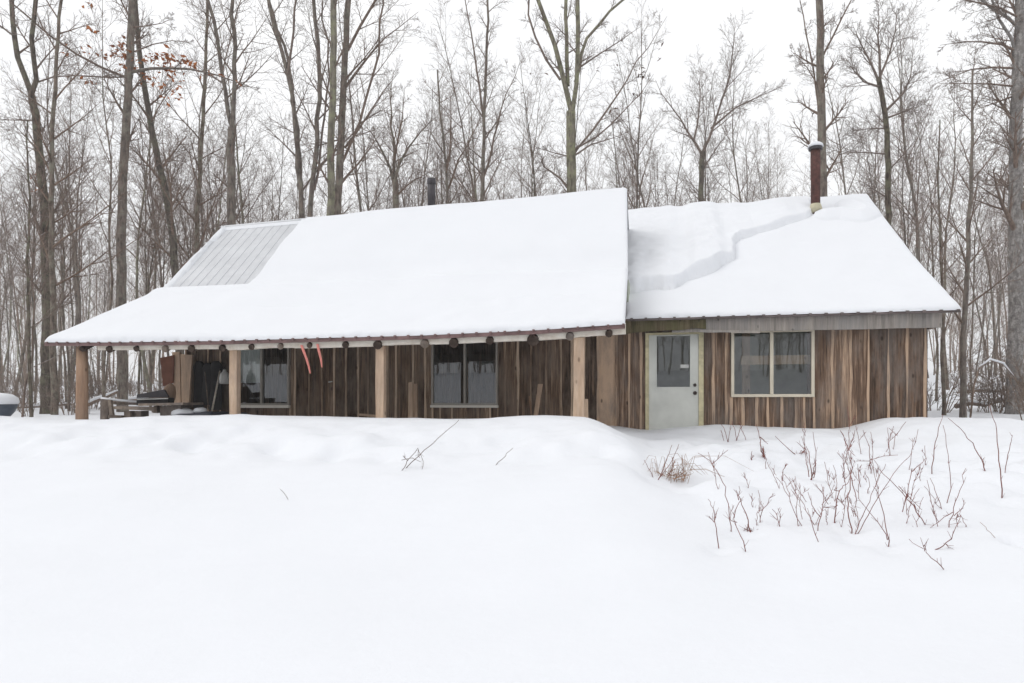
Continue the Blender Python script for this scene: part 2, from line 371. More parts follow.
def ribbed_sheet(mb, fn, amax_len, b0, b1, nb, pitch, th=0.02):
    """roof sheet with raised ribs running down the slope"""
    n = int(amax_len / pitch); prof_ = []
    for i in range(n):
        for o_, h in ((0.0, 0), (0.42, 0), (0.46, .017), (0.54, .017), (0.58, 0)): prof_.append(((i + o_) / n, h))
    prof_.append((1.0, 0)); k = len(prof_)
    vs = []; fs = []
    for j in range(nb + 1):
        bb = b0 + (b1 - b0) * j / nb
        for a, h in prof_:
            s, q, z = fn(a, bb); vs.append(W(s, q, z + h))
    off = len(vs)
    for j in range(nb + 1):
        bb = b0 + (b1 - b0) * j / nb
        for a, h in prof_:
            s, q, z = fn(a, bb); vs.append(W(s, q, z + h - th))
    for j in range(nb):
        for i in range(k - 1):
            p = j * k + i; fs.append((p + k, p + k + 1, p + 1, p)); fs.append((off + p, off + p + 1, off + p + k + 1, off + p + k))
    for i in range(k - 1):
        p = nb * k + i; fs.append((p, off + p, off + p + 1, p + 1))
    for j in range(nb):
        p = j * k; fs.append((p, off + p, off + p + k, p + k)); p = j * k + k - 1; fs.append((p, p + k, off + p + k, off + p))
    mb.add(vs, fs)
rl = MB(); ribbed_sheet(rl, left_roof, 11.0, 0, 1, 4, 0.25)
roofL = rl.build('main_roof', M['roofmetal'], cb)
rp = MB(); ribbed_sheet(rp, left_roof, 11.4, 1.0, 2.0, 6, 0.245)
roofP = rp.build('porch_roof', M['drip'], cb)
# rear slope (seen only from aside)
rb = MB()
rb.add([W(sR0, RQ, zR0), W(sR1, RQ, zR1), W(sR1, -5.6, zR1 - 2.4), W(sR0, -5.6, zR0 - 2.4)], [(0, 1, 2, 3)])
rb.build('rear_roof', M['roofmetal'], cb)

def snow_sheet(mb, fn, thick, na, nb, b0, b1, cut=0.004):
    T = [[0] * (na + 1) for _ in range(nb + 1)]; top = {}; vs = []; fs = []
    for j in range(nb + 1):
        for i in range(na + 1):
            a = i / na; bb = b0 + (b1 - b0) * j / nb
            s, q, z = fn(a, bb); h, ov = thick(a, bb, s, q)
            T[j][i] = h; top[(j, i)] = len(vs); vs.append(W(s + ov[0], q + ov[1], z + 0.004 + h))
    for j in range(nb):
        for i in range(na):
            if max(T[j][i], T[j][i + 1], T[j + 1][i], T[j + 1][i + 1]) > cut:
                fs.append((top[(j + 1, i)], top[(j + 1, i + 1)], top[(j, i + 1)], top[(j, i)]))
    # skirts along the eave and rakes, closing the slab down to the metal
    def skirt(seq):
        o = []
        for (j, i) in seq:
            p = vs[top[(j, i)]]; o.append(len(vs)); vs.append(Vector((p.x, p.y, p.z - max(T[j][i] - 0.004, 0.004))))
        for k in range(len(seq) - 1):
            if T[seq[k][0]][seq[k][1]] > cut or T[seq[k + 1][0]][seq[k + 1][1]] > cut:
                fs.append((top[seq[k]], o[k], o[k + 1], top[seq[k + 1]]))
    skirt([(nb, i) for i in range(na + 1)]); skirt([(j, 0) for j in range(nb + 1)]); skirt([(j, na) for j in range(nb, -1, -1)]); skirt([(0, i) for i in range(na, -1, -1)])
    mb.add(vs, fs)
def inv_px(s, q, z):
    p = W(s, q, z); return CX + F * p.x / p.y, HY - F * (p.z - CZ) / p.y
def left_thick(a, bb, s, q):
    z = left_roof(a, bb)[2]
    T = 0.10 + 0.03 * float(vnoise(s, q, 0.8, 11)) + (.012 * float(vnoise(s, q, 3.3, 17)) if bb > 1.5 else 0) + 0.055 * math.exp(-((bb - 1.06) / 0.06) ** 2) - .03 * math.exp(-((bb - .86) / .08) ** 2)
    if bb > 1: T += 0.02 * (bb - 1)
    # sheet of bare metal where the snow slid off, upper left
    aL = 0.010 + 0.004 * float(vnoise(s * 3, q * 3, 1, 12)); aR = 0.212 + 0.005 * float(vnoise(q * 2, 1, 1, 13)) + 0.008 * (1 - bb)
    bT = 0.025; bB = 1.0 + 0.006 * float(vnoise(s * 2, 1, 1, 14))
    din = min((a - aL) * 11.0, (aR - a) * 11.0, (bb - bT) * 3.3, (bB - bb) * 3.3)
    if din > 0: T = max(0.0, T * (1 - din / 0.05)) if din < 0.05 else -0.02
    elif a < aL or bb < bT: T = min(T, 0.03 - 0.6 * din)
    # rounded borders
    dE = (2 - bb) * 2.8; dR = min(a, 1 - a) * 11.2
    for dd in (dE, dR):
        if dd < 0.10: T *= 0.55 + 0.45 * math.sqrt(max(0, 1 - (1 - dd / 0.10) ** 2))
    ov = [0, 0]
    if bb >= 1.999: ov[1] = 0.02 + 0.025 * float(vnoise(s, 0, 2.5, 15)) + .012 * float(vnoise(s, 0, 8, 16))
    return T, ov
sn = MB(); snow_sheet(sn, left_roof, left_thick, 420, 200, 0, 2.0)
o_ = sn.build('roof_snow', M['roofsnow'], cb, True)
rc = MB(); tube(rc, [W(*left_roof(a, 0)) + Vector((0, 0, 0.03)) for a in (0.0, 0.1, 0.2, 0.235)], [0.05] * 4, 8)
rc.build('ridge_cap', M['roofmetal'], cb, True)

# porch drip edge, beam, log rafters
dr = MB(); ps = np.linspace(sE0, sE1, 60)
for i in range(59):
    a, b_ = ps[i], ps[i + 1]; za, zb = eave_z(a), eave_z(b_)
    vs = [W(s, q, z + dz) for (s, z) in ((a, za), (b_, zb)) for (q, dz) in ((EQ + .012, -.05), (EQ + .012, .004), (EQ - .02, .004), (EQ - .02, -.05))]
    dr.add(vs, [(0, 4, 5, 1), (1, 5, 6, 2), (2, 6, 7, 3), (3, 7, 4, 0), (0, 1, 2, 3), (7, 6, 5, 4)])
for k in range(47):
    s = sE0 + .08 + (sE1 - sE0 - .1) * k / 46; z = eave_z(s); sqbox(dr, s - .016, s + .016, EQ + .013, EQ + .055, z - .012, z + .018)
dr.build('drip_edge', M['drip'], cb)
BQ = EQ - 0.13
bm_ = MB()
for i in range(59):
    a, b_ = ps[i], ps[i + 1]
    if a < S(98, BQ): continue
    za, zb = eave_z(a) - .055, eave_z(b_) - .055
    hgt = 0.072 + 0.015 * float(vnoise(a, 0, 1.3, 21)) if a > S(222, BQ) else 0.06
    vs = [W(s, q, z + dz) for (s, z) in ((a, za), (b_, zb)) for (q, dz) in ((BQ + .05, -hgt), (BQ + .05, .10), (BQ - .05, .10), (BQ - .05, -hgt))]
    bm_.add(vs, [(0, 4, 5, 1), (1, 5, 6, 2), (2, 6, 7, 3), (3, 7, 4, 0), (0, 1, 2, 3), (7, 6, 5, 4)], 0.55)
bm_.build('porch_beam', M['beam'], cb)
raft = [(83, .05), (110, .06), (137, .05), (166, .06), (192, .062), (223, .06), (252, .05), (281, .05), (310, .045), (346, .055), (378, .072), (425, .07), (454, .075), (490, .062), (533, .09), (570, .062), (609, .055)]
for i, (px, r) in enumerate(raft):
    mb = MB(); s = S(px, EQ - .08)
    z = eave_z(s) - 0.07 - r * 0.75
    tube(mb, [W(s, EQ - .05, z), W(s, EQ - 1.2, z + .55), W(s, 0.12, zK0 - .30)], [r, r * 1.05, r * 1.1], 10)
    o = mb.build('rafter', M['darklog'] if i % 4 != 3 else M['oldwood'], cb, False)
for i, (px, wd) in enumerate([(82, 11), (235, 10), (381, 10.5), (579, 12.5)]):
    q = EQ - 0.20; s = S(px, q); Y = W(s, q, 0).y; r = wd / F * Y / 2 * (1 if i == 0 else .82)
    mb = MB(); zt = eave_z(s) - 0.125 if i else eave_z(s) - 0.05
    if i == 0:
        tube(mb, [W(s, q, -1.2), W(s, q, -.3), W(s + .004, q, .3), W(s, q, zt)], [r * 1.08, r * 1.05, r, r * .95], 14, 0.5)
        mb.build('post', M['post'], cb, True)
    else:
        n = 10; vs = []
        for k in range(n + 1):
            z = -1.1 + (zt + 1.1) * k / n; j = [0.012 * mnoise.noise(Vector((i * 7 + m_, z * 1.8, 2))) for m_ in range(4)]
            vs += [W(s - r + j[0], q + r * .8, z), W(s + r + j[1], q + r * .8, z), W(s + r + j[2], q - r * .8, z), W(s - r + j[3], q - r * .8, z)]
        fs = [(4 * k + m_, 4 * k + (m_ + 1) % 4, 4 * k + 4 + (m_ + 1) % 4, 4 * k + 4 + m_) for k in range(n) for m_ in range(4)] + [(4 * n, 4 * n + 1, 4 * n + 2, 4 * n + 3)]
        mb.add(vs, fs, 0.55); mb.build('post', M['peeled'], cb, False)

# ---- right roof
REQ, RRQ = 0.40, -4.6
rs0, rs1 = S(626, REQ), S(961, REQ); rz0, rz1 = Zc(626, 319.5, REQ), Zc(961, 310.5, REQ)
rr1 = S(868, RRQ); rr0 = rs0 - 0.6; rrz1 = Zc(868, 197, RRQ); rrz0 = Zc(630, 217, RRQ) + (rrz1 - Zc(630, 217, RRQ)) * ((rr0 - S(630, RRQ)) / (rr1 - S(630, RRQ)))
def right_roof(a, b_):
    s = (rr0 + (rr1 - rr0) * a) * (1 - b_) + (rs0 + (rs1 - rs0) * a) * b_
    z = (rrz0 + (rrz1 - rrz0) * a) * (1 - b_) + (rz0 + (rz1 - rz0) * a) * b_
    z -= 0.10 * math.sin(math.pi * b_)
    return s, RRQ * (1 - b_) + REQ * b_, z
mb = MB(); ribbed_sheet(mb, right_roof, 5.2, 0, 1, 8, 0.25); mb.build('right_roof', M['drip'], cb)
mb = MB(); mb.add([W(*right_roof(0, 0)), W(*right_roof(1, 0)), W(rr1, -8.5, rrz1 - 2.4), W(rr0, -8.5, rrz0 - 2.4)], [(0, 1, 2, 3)]); mb.build('rear_roof', M['roofmetal'], cb)
crack = [(600, 296), (630, 291), (650, 291), (672, 287), (690, 281), (712, 273), (733, 261), (731, 247), (742, 240), (765, 232), (800, 220), (812, 214)]
crack2 = [(828, 216), (842, 215), (860, 218), (867, 215), (864, 211), (850, 206)]
def segd(p, poly):
    best = 1e9; sg = 1
    for (x0, y0), (x1, y1) in zip(poly[:-1], poly[1:]):
        dx, dy = x1 - x0, y1 - y0; t_ = max(0, min(1, ((p[0] - x0) * dx + (p[1] - y0) * dy) / (dx * dx + dy * dy)))
        ex, ey = p[0] - x0 - t_ * dx, p[1] - y0 - t_ * dy; d_ = math.hypot(ex, ey)
        if d_ < best: best = d_; sg = 1 if dx * (p[1] - y0) - dy * (p[0] - x0) > 0 else -1
    return best, sg
# the crack lines become curves on the roof itself: (s, t) with t measured down the slope in metres
def to_roof(px, py):
    best = None
    for k in range(0, 201):
        b_ = k / 200; q = RRQ * (1 - b_) + REQ * b_; s = S(px, q)
        s0_ = rr0 * (1 - b_) + rs0 * b_; s1_ = rr1 * (1 - b_) + rs1 * b_
        z = right_roof((s - s0_) / (s1_ - s0_), b_)[2] + .08
        e = abs(inv_px(s, q, z)[1] - py)
        if best is None or e < best[0]: best = (e, s, b_ * 5.9)
    return best[1:]
CR1 = [to_roof(*p) for p in crack]; CR2 = [to_roof(*p) for p in crack2]
def right_thick(a, bb, s, q):
    T = 0.095 + 0.02 * float(vnoise(s, q, 0.9, 31)) + .008 * float(vnoise(s, q, 4, 40))
    p = (s, bb * 5.9)
    wob = 0.09 * float(vnoise(s, bb * 5.9, 2.6, 33)) + .035 * float(vnoise(s, 0, 5.0, 34)) + .008 * float(vnoise(s, bb * 5.9, 12.0, 36))
    d_, sg = segd(p, CR1)
    d_ *= sg; d_ = -d_ + wob          # positive on the uphill side
    xs = np.interp(s, [c[0] for c in CR1], [c[1] for c in CR1])
    if s < CR1[-1][0] + .05:
        up = d_
        k_ = float(sstep(s, 1.5, .7)) if False else max(0.0, min(1.0, (1.7 - s) / 1.0))
        hgt = (0.11 + 0.13 * k_) * (1 + .25 * float(vnoise(s, 0, 3.1, 37)))
        if up > 0: T += hgt * max(0, min(1, up / 0.045)) ** 0.5 * math.exp(-max(0, up - 0.5) / (.6 + 1.8 * k_)) * (1 + .10 * float(vnoise(s, bb * 5.9, 5.0, 38)))
        else: T -= 0.04 * math.exp(-abs(up) / 0.10)
    d2, sg2 = segd(p, CR2)
    cxs = [c[0] for c in CR2]
    if min(cxs) - .3 < s < max(cxs) + .25:
        T += 0.16 * max(0, min(1, 1.0 - d2 / 0.30)) ** 0.5
    dE = (1 - bb) * 5.9; dR = min(a, 1 - a) * 5.2
    for dd in (dE, dR):
        if dd < 0.10: T *= 0.5 + 0.5 * math.sqrt(max(0, 1 - (1 - dd / 0.10) ** 2))
    ov = [0, 0]
    if bb >= .999: ov[1] = 0.015 + 0.02 * float(vnoise(s, 0, 2.5, 35)) + .012 * float(vnoise(s, 0, 8, 39))
    return T, ov
sn = MB(); snow_sheet(sn, right_roof, right_thick, 300, 320, 0, 1.0); sn.build('roof_snow', M['roofsnow'], cb, True)

# fascia of the right wing
fz = lambda px, py, q=.30: Zc(px, py, q)
def plank_run(mb, px0, px1, q, th, t0, t1, b0, b1, tone, n=24, jit=.006):
    vs = []
    for k in range(n + 1):
        f = k / n; px = px0 + (px1 - px0) * f; s = S(px, q + th)
        zt = Zc(px, t0 + (t1 - t0) * f, q + th); zb = Zc(px, b0 + (b1 - b0) * f, q + th) + jit * float(vnoise(s, 3, 4, 41))
        vs += [W(s, q + th, zb), W(s, q + th, zt), W(s, q, zt), W(s, q, zb)]
    fs = [(4 * k + m_, 4 * k + 4 + m_, 4 * k + 4 + (m_ + 1) % 4, 4 * k + (m_ + 1) % 4) for k in range(n) for m_ in range(4)] + [(0, 1, 2, 3), (4 * n + 3, 4 * n + 2, 4 * n + 1, 4 * n)]
    mb.add(vs, fs, tone)
mb = MB(); plank_run(mb, 672, 942, .28, .04, 318, 313, 332.5, 327.5, 0.52); mb.build('fascia_board', M['fascia'], cb)
mb = MB(); plank_run(mb, 626, 706, .31, .045, 319, 318, 333.5, 328, 0.42, 16, .02); mb.build('fascia_board', M['mossy'], cb)['label'] = 'mossy green-brown board over the door'
mb = MB(); plank_run(mb, 700, 760, .325, .012, 329.5, 330.5, 332, 333, 0.6, 8, .01)
mb.build('batten', M['fascia'], cb)
mb = MB(); plank_run(mb, 628, 961, REQ - .03, .045, 319.4, 310.8, 320.9, 312.1, .5, 20, 0); 
for k in range(22):
    s = rs0 + .1 + (rs1 - rs0 - .15) * k / 21; z = rz0 + (rz1 - rz0) * k / 21; sqbox(mb, s - .022, s + .022, REQ + .016, REQ + .05, z - .02, z + .018)
mb.build('drip_edge', M['darkdrip'], cb)
mb = MB()
for (q0, q1) in ((-0.1, 0.28),): sqbox(mb, S(936, .3), S(940, .3), q0, q1, Zc(938, 327, .3), Zc(938, 314, .3), .4)
mb.build('soffit_block', M['boards_dark'], cb)

# ---- walls. board-and-batten fronts with true window and door openings
WZB = -1.25
class Open:
    def __init__(s, px0, px1, pyt, pyb, q=0):
        s.s0, s.s1 = S(px0, q), S(px1, q); c = (px0 + px1) / 2; s.zt, s.zb = Zc(c, pyt, q), Zc(c, pyb, q)
w1 = Open(235, 290, 341, 405); w2 = Open(432, 498, 340, 405); w3 = Open(731, 814, 329.5, 397)
dO = Open(645.5, 703.5, 332.5, 445)
def wall_boards(mb, edges, zt_of, opens, q0, tone_of, battens=True, bt_tone=.92, th=.025, bw=.045):
    for i in range(len(edges) - 1):
        a, b_ = edges[i], edges[i + 1]; tn = tone_of((a + b_) / 2)
        cuts = [(a, b_)]
        spans = []
        o = next((o for o in opens if o.s0 < (a + b_) / 2 < o.s1), None)
        zt = zt_of((a + b_) / 2)
        dq = rnd.uniform(-.006, .006)
        if o:
            if o.zt < zt - .02: spans.append((o.zt, zt))
            if o.zb > WZB: spans.append((WZB, o.zb))
        else: spans.append((WZB, zt))
        for z0, z1 in spans: board(mb, a + .004, b_ - .004, q0, z0, z1, th + dq, tn, .006)
        if battens:
            o2 = next((o for o in opens if o.s0 - .03 < a < o.s1 + .03), None)
            sp = []
            if o2:
                if o2.zb > WZB: sp.append((WZB, o2.zb))
            else: sp.append((WZB, zt))
            for z0, z1 in sp: board(mb, a - bw / 2 * rnd.uniform(.7, 1.2), a + bw / 2 * rnd.uniform(.7, 1.2), q0 + th, z0, z1 - .003, .018, bt_tone + rnd.uniform(-.22, .08), .010)
def split(edges, opens):
    e = sorted(edges)
    for o in opens: e = [x for x in e if abs(x - o.s0) > .07 and abs(x - o.s1) > .07] + [o.s0, o.s1]
    return sorted(e)
# right wing
stripes = [598, 616, 629, 641, 713.5, 726, 743, 757, 768, 782, 796, 805, 833, 851, 869, 889, 907.5, 926]
er = split([S(x, 0.03) for x in stripes] + [S(928, 0.0)], [w3, dO])
tr_ = {}
def tone_r(s):
    px = inv_px(s, 0, 0)[0]
    if px < 617: return .80
    if px < 645: return .50
    return .47 + rnd.uniform(-.06, .07)
mb = MB(); wall_boards(mb, er, lambda s: 1.46, [w3, dO], -.03, tone_r, True, .77)
mb.build('front_wall', M['boards'], cb)
# left wing
stripes = [186, 197, 208, 220, 232, 295, 309, 322, 334, 346, 358, 368, 378, 388, 396, 413, 425, 440, 452, 465, 478, 490, 505, 518, 531, 546, 561, 572, 584]
el = split([S(x, 0.0) for x in stripes] + [S(598, 0)], [w1, w2])
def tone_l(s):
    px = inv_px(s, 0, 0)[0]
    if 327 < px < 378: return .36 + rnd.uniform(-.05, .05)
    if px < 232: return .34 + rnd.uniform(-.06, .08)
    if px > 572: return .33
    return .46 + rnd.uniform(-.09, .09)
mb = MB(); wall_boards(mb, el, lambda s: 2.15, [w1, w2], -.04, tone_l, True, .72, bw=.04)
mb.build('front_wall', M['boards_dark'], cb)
# remaining walls, floor
sl0, slr = S(186, 0) , S(627, 0); sr1 = S(928, 0)
mb = MB(); 
for k in range(20):
    q1 = -.05 - k * .26; board_q = None
    zt = 2.2 + (1.9 * min(1, k / 9.5) if k < 10 else 1.9 * (1 - (k - 10) / 10 * 1.0))
    sqbox(mb, sl0 - .02, sl0 + .01, q1 - .25, q1, WZB, zt, .45 + rnd.uniform(-.1, .1))
mb.build('left_wall', M['boards_dark'], cb)
mb = MB()
for k in range(30):
    q1 = -.05 - k * .28; c = min(1, k / 16) if k < 16 else max(0, 1 - (k - 16) / 14)
    sqbox(mb, sr1 - .02, sr1 + .01, q1 - .27, q1, WZB, 1.35 + 2.9 * c, .5 + rnd.uniform(-.1, .1))
mb.build('right_wall', M['boards'], cb)
mb = MB(); 
for (a, b_, q) in ((slr + .01, sr1, -8.3),):
    for z0, z1, s0, s1 in ((WZB, .0, a, b_), (.9, 1.9, a, b_), (.0, .9, a, a + .9), (.0, .9, b_ - 1.0, b_), (.0, .9, a + 2.2, a + 2.9)): sqbox(mb, s0, s1, q, q + .03, z0 + .002, z1, .5)  # gaps added in the unseen rear wall to let daylight into the room
sqbox(mb, sl0, slr - .01, -5.25, -5.22, WZB, 1.9)
mb.build('rear_wall', M['boards'], cb)
mb = MB(); sqbox(mb, slr - .02, slr + .02, -5.2, -.1, WZB, 2.2); sqbox(mb, sl0, slr - .03, -5.2, -.1, -.40, -.36); sqbox(mb, slr + .03, sr1 - .03, -8.2, -.1, -.40, -.36)
sqbox(mb, slr + .03, sr1 - .03, -1.6, -1.55, -.355, 1.4)
mb.build('interior_partition', M['interior'], cb)
mb = MB(); sqbox(mb, S(741, -.22), S(813, -.22), -.27, -.2, Zc(770, 364.5, -.22), Zc(770, 355.5, -.22), .8)
sqbox(mb, S(742, -.78), S(750, -.78), -.83, -.74, -.35, 1.3, .65); sqbox(mb, S(806, -.9), S(812, -.9), -.80, -.74, -.35, 1.3, .35)
mb.build('interior_shelf', M['peeled'], cb)

# windows
def window(o, frame_m, mull, fw=.045, q=.015, sill=0.0, curtain=None):
    mb = MB(); d0, d1 = q - .05, q + .035
    for (a, b_, z0, z1) in ((o.s0, o.s0 + fw, o.zb, o.zt), (o.s1 - fw, o.s1, o.zb, o.zt), (o.s0 + fw, o.s1 - fw, o.zt - fw, o.zt), (o.s0 + fw, o.s1 - fw, o.zb, o.zb + fw)):
        sqbox(mb, a, b_, d0, d1, z0, z1)
    wn = mb.build('window', frame_m, cb)
    sm = S(mull, q); mb = MB(); sqbox(mb, sm - fw * .55, sm + fw * .55, d0 + .01, d1 + .006, o.zb + fw + .001, o.zt - fw - .001); mb.build('mullion', frame_m, wn)
    for a, b_ in ((o.s0 + fw, sm - fw * .55), (sm + fw * .55, o.s1 - fw)):
        mb = MB(); mb.add([W(a, q - .01, o.zb + fw), W(b_, q - .01, o.zb + fw), W(b_, q - .01, o.zt - fw), W(a, q - .01, o.zt - fw)], [(0, 1, 2, 3)]); mb.build('pane', M['glass'], wn)
    if sill:
        mb = MB(); sqbox(mb, o.s0 - .01, o.s1 + .01, d0, d1 + .03, o.zb - sill, o.zb - .002, .7); mb.build('sill', M['beam'], wn)
    return wn
wa = window(w1, M['greyframe'], 262, .035, .015, .06)
mb = MB(); sA, sB = w1.s0 + .04, S(260.5, .0); zc0 = Zc(250, 383, -.05)
vs = []; n = 24
for k in range(n + 1):
    s = sA + (sB - sA) * k / n; q = -.06 + .012 * math.sin(k * 1.9); vs += [W(s, q, zc0), W(s, q, w1.zt)]
mb.add(vs, [(2 * k, 2 * k + 2, 2 * k + 3, 2 * k + 1) for k in range(n)]); mb.build('curtain', M['curtain'], wa, True)
window(w2, M['greyframe'], 465, .035, .015, .05)
window(w3, M['vinyl'], 771.5, .05, .02, 0)

# door
mb = MB()
dl, drr = S(648.8, .02), S(698.7, .02); dz = Zc(675, 334.5, .02); fzt = Zc(675, 332.5, .02)
sqbox(mb, dO.s0, dl, -.02, .045, WZB, fzt - .0); sqbox(mb, drr, dO.s1, -.02, .045, WZB, fzt); sqbox(mb, dl, drr, -.02, .045, dz, fzt)
frame = mb.build('door_frame', M['yellow'], cb)
gl0, gl1, gzt, gzb = S(656.8, .02), S(690, .02), Zc(673, 336, .02), Zc(673, 387, .02)
mb = MB(); e = .003
for (a, b_, z0, z1) in ((dl + e, gl0, WZB, dz - e), (gl1, drr - e, WZB, dz - e), (gl0, gl1, gzt, dz - e), (gl0, gl1, WZB, gzb)): sqbox(mb, a, b_, -.02, .022, z0, z1)
# raised rim round the pane
for (a, b_, z0, z1) in ((gl0 - .02, gl0, gzb - .02, gzt + .015), (gl1, gl1 + .02, gzb - .02, gzt + .015), (gl0, gl1, gzt, gzt + .015), (gl0, gl1, gzb - .02, gzb)): sqbox(mb, a, b_, .0225, .030, z0, z1)
door = mb.build('door', M['doorwhite'], cb)
mb = MB(); mb.add([W(gl0, .005, gzb), W(gl1, .005, gzb), W(gl1, .005, gzt), W(gl0, .005, gzt)], [(0, 1, 2, 3)]); mb.build('pane', M['glass'], door)
mb = MB(); sqbox(mb, S(680.5, .02), S(689, .02), .007, .010, Zc(684, 368, .02), Zc(684, 364.5, .02)); mb.build('sticker', M['whiteplastic'], door)
for py, r in ((385, .026), (393, .030)):
    c = PT(695, py, .05); mb = MB()
    tube(mb, [W(c[0], .023, c[2]), W(c[0], .028, c[2]), W(c[0], .03, c[2]), W(c[0], .055, c[2]), W(c[0], .075, c[2]), W(c[0], .088, c[2])], [r * 1.15, r * 1.15, r * .5, r * .5, r, r * .7], 14)
    mb.build('door_knob' if py > 390 else 'deadbolt', M['knob'], door, True)
# plank door latch under the porch
mb = MB(); c = PT(330, 382, .05); tube(mb, [W(c[0] - .03, .05, c[2]), W(c[0] + .06, .06, c[2] + .01)], [.014, .010], 8); mb.build('latch', M['whiteplastic'], cb)

# stovepipes
def pipe(px, pytop, pybot, q, wpx, m_, cap=True, flash=False):
    s = S(px, q); Y = W(s, q, 0).y; r = wpx / F * Y / 2; zt, zb = Zc(px, pytop, q), Zc(px, pybot, q)
    mb = MB(); tube(mb, [W(s, q, zb - .6), W(s, q, zb + (zt - zb) * .5), W(s, q, zb + (zt - zb) * .5 + .01), W(s, q, zt)], [r, r, r * 1.06, r * 1.06], 20)
    p = mb.build('stovepipe', m_, cb, True)
    mb = MB(); tube(mb, [W(s, q, zt - .05), W(s, q, zt), W(s, q, zt + .001), W(s, q, zt + .06), W(s, q, zt + .13)], [r * 1.0, r * 1.0, r * 1.5, r * 1.5, r * .5] if cap else [r, r, r * 1.2, r * 1.2, r * 1.1], 20)
    mb.build('pipe_cap', M['darkmetal'], p, False)
    if cap:
        mb = MB(); tube(mb, [W(s, q, zt + .065), W(s, q, zt + .12), W(s, q, zt + .16), W(s, q, zt + .185)], [r * 1.7, r * 1.55, r * 1.0, r * .2], 18); mb.build('cap_snow', M['roofsnow'], p, True)
    if flash:
        mb = MB(); tube(mb, [W(s + .02, q + .05, zb - .12), W(s, q, zb + .03), W(s, q, zb + .09)], [r * 1.3, r * 1.25, r * 1.05], 20); mb.build('flashing', M['flash'], p, True)
bq = None
SP = to_roof(817, 212); spq = RRQ + (REQ - RRQ) * SP[1] / 5.9
pipe(815.5, 150, 208, spq, 8.8, M['rust'], True, True)
pipe(431.5, 184, 214, -3.4, 7.5, M['darkmetal'], False, False)

# ------------------------------------------------------------------ loose things on and by the porch
def grp(px, py, q): s = S(px, q); return W(s, q, Zc(px, py, q))
def free_plank(name, label, cat, pts4, q, th, m_, tone=.6, group=None):
    """flat plank whose front outline is given, real thickness th"""
    f = [W(*PT(x, y, q)) for x, y in pts4]; n = W(0, -1, 0) - W(0, 0, 0)
    b_ = [p + n * th for p in f]; k = len(f); mb = MB()
    mb.add(f + b_, [tuple(range(k)), tuple(reversed(range(k, 2 * k)))] + [(i, k + i, k + (i + 1) % k, (i + 1) % k) for i in range(k)], tone)
    base = min(f, key=lambda p: p.z); o = mb.build(name, m_, None, False, at=base); return tag(o, label, cat, group)
free_plank('plank', 'short pale upright plank, wider of two beside the middle window', 'plank', [(408, 421), (412.6, 421), (412.6, 382), (408.4, 382.5)], .30, .03, M['peeled'], .55)
free_plank('plank', 'narrow pale plank stub just right of the wider stub by the middle window', 'plank', [(413.1, 421), (417.3, 421), (417, 384), (413.4, 384)], .27, .03, M['peeled'], .42)
free_plank('plank', 'short tan plank leaning right against the dark wall', 'plank', [(533, 420), (537, 420), (542.5, 384), (538, 384)], .35, .04, M['peeled'], .45)
free_plank('plank', 'thin brown stick leaning left beside the short tan plank', 'plank', [(531, 420), (532.2, 420), (530, 396), (528.5, 396)], .33, .02, M['post'], .4)
free_plank('plank', 'low tan board lying at the foot of the third porch post', 'board', [(359, 413.5), (376, 415), (376, 417.5), (359, 415.5)], .8, .12, M['peeled'], .45)
free_plank('plank', 'short tan block standing against the right porch post', 'plank', [(584.6, 422), (588, 422), (587.6, 399), (585, 399)], 2.1, .05, M['peeled'], .6)
free_plank('plank', 'wide weathered slab leaning at the left cabin corner', 'plank', [(174, 416), (181, 416), (179.5, 352), (172, 352)], .25, .05, M['boards'], .82)
free_plank('plank', 'broad brown plank flaring to the top by the cabin corner', 'plank', [(182, 416), (188, 416), (192, 355), (180.5, 354)], .30, .05, M['boards'], .68)
free_plank('plank', 'dark slab with bark edge behind the leaning corner planks', 'plank', [(186, 417), (192, 417), (196, 351), (191, 351)], .18, .05, M['boards_dark'], .40)
free_plank('rusty_sheet', 'rust-brown metal sheet standing at the left end of the porch', 'metal sheet', [(163, 386.5), (173, 383), (174, 355), (160, 358)], .28, .015, M['rustsheet'], .5)
# low bench of rough boards
b0 = grp(125, 416, 1.5); bench = empty('bench', (b0.x, b0.y, Hf(b0.x, b0.y)))
tag(bench, 'low rough wooden bench standing in snow at the porch left end', 'bench')
def pp(x, y, q): return W(*PT(x, y, q))
def slab(pts, q, dep, tone, name, m_=M['oldwood'], par=bench):
    f = [pp(x, y, q) for x, y in pts]; n = W(0, -1, 0) - W(0, 0, 0); b_ = [p + n * dep for p in f]; k = len(f); mb = MB()
    mb.add(f + b_, [tuple(range(k)), tuple(reversed(range(k, 2 * k)))] + [(i, k + i, k + (i + 1) % k, (i + 1) % k) for i in range(k)], tone)
    return mb.build(name, m_, par)
slab([(100, 420), (107, 420), (109, 400), (100.5, 399)], 1.5, .06, .5, 'leg')
slab([(109, 416), (113, 416), (110.5, 400), (108, 400)], 1.53, .05, .6, 'leg')
slab([(124, 420), (130, 420), (130, 411), (124, 411)], 1.5, .2, .5, 'leg')
slab([(135, 419), (141, 419), (141, 411), (135, 411)], 1.5, .2, .45, 'leg')
slab([(113, 402), (137, 402.5), (137, 405), (113, 404.5)], 1.3, .05, .5, 'backrest')
slab([(113, 406.3), (155, 407), (155, 411), (113, 409)], 1.5, .35, .66, 'seat')
slab([(108, 415), (121, 415.5), (121, 418), (108, 418)], 1.56, .1, .45, 'brace')
mb = MB(); p = [pp(x, y, 1.45) for x, y in ((100, 399), (109, 400), (137, 402.3))]
tube(mb, [a + Vector((0, 0.05, .01)) for a in p], [.03, .025, .02], 6); mb.build('snow_cap', M['roofsnow'], bench, True)
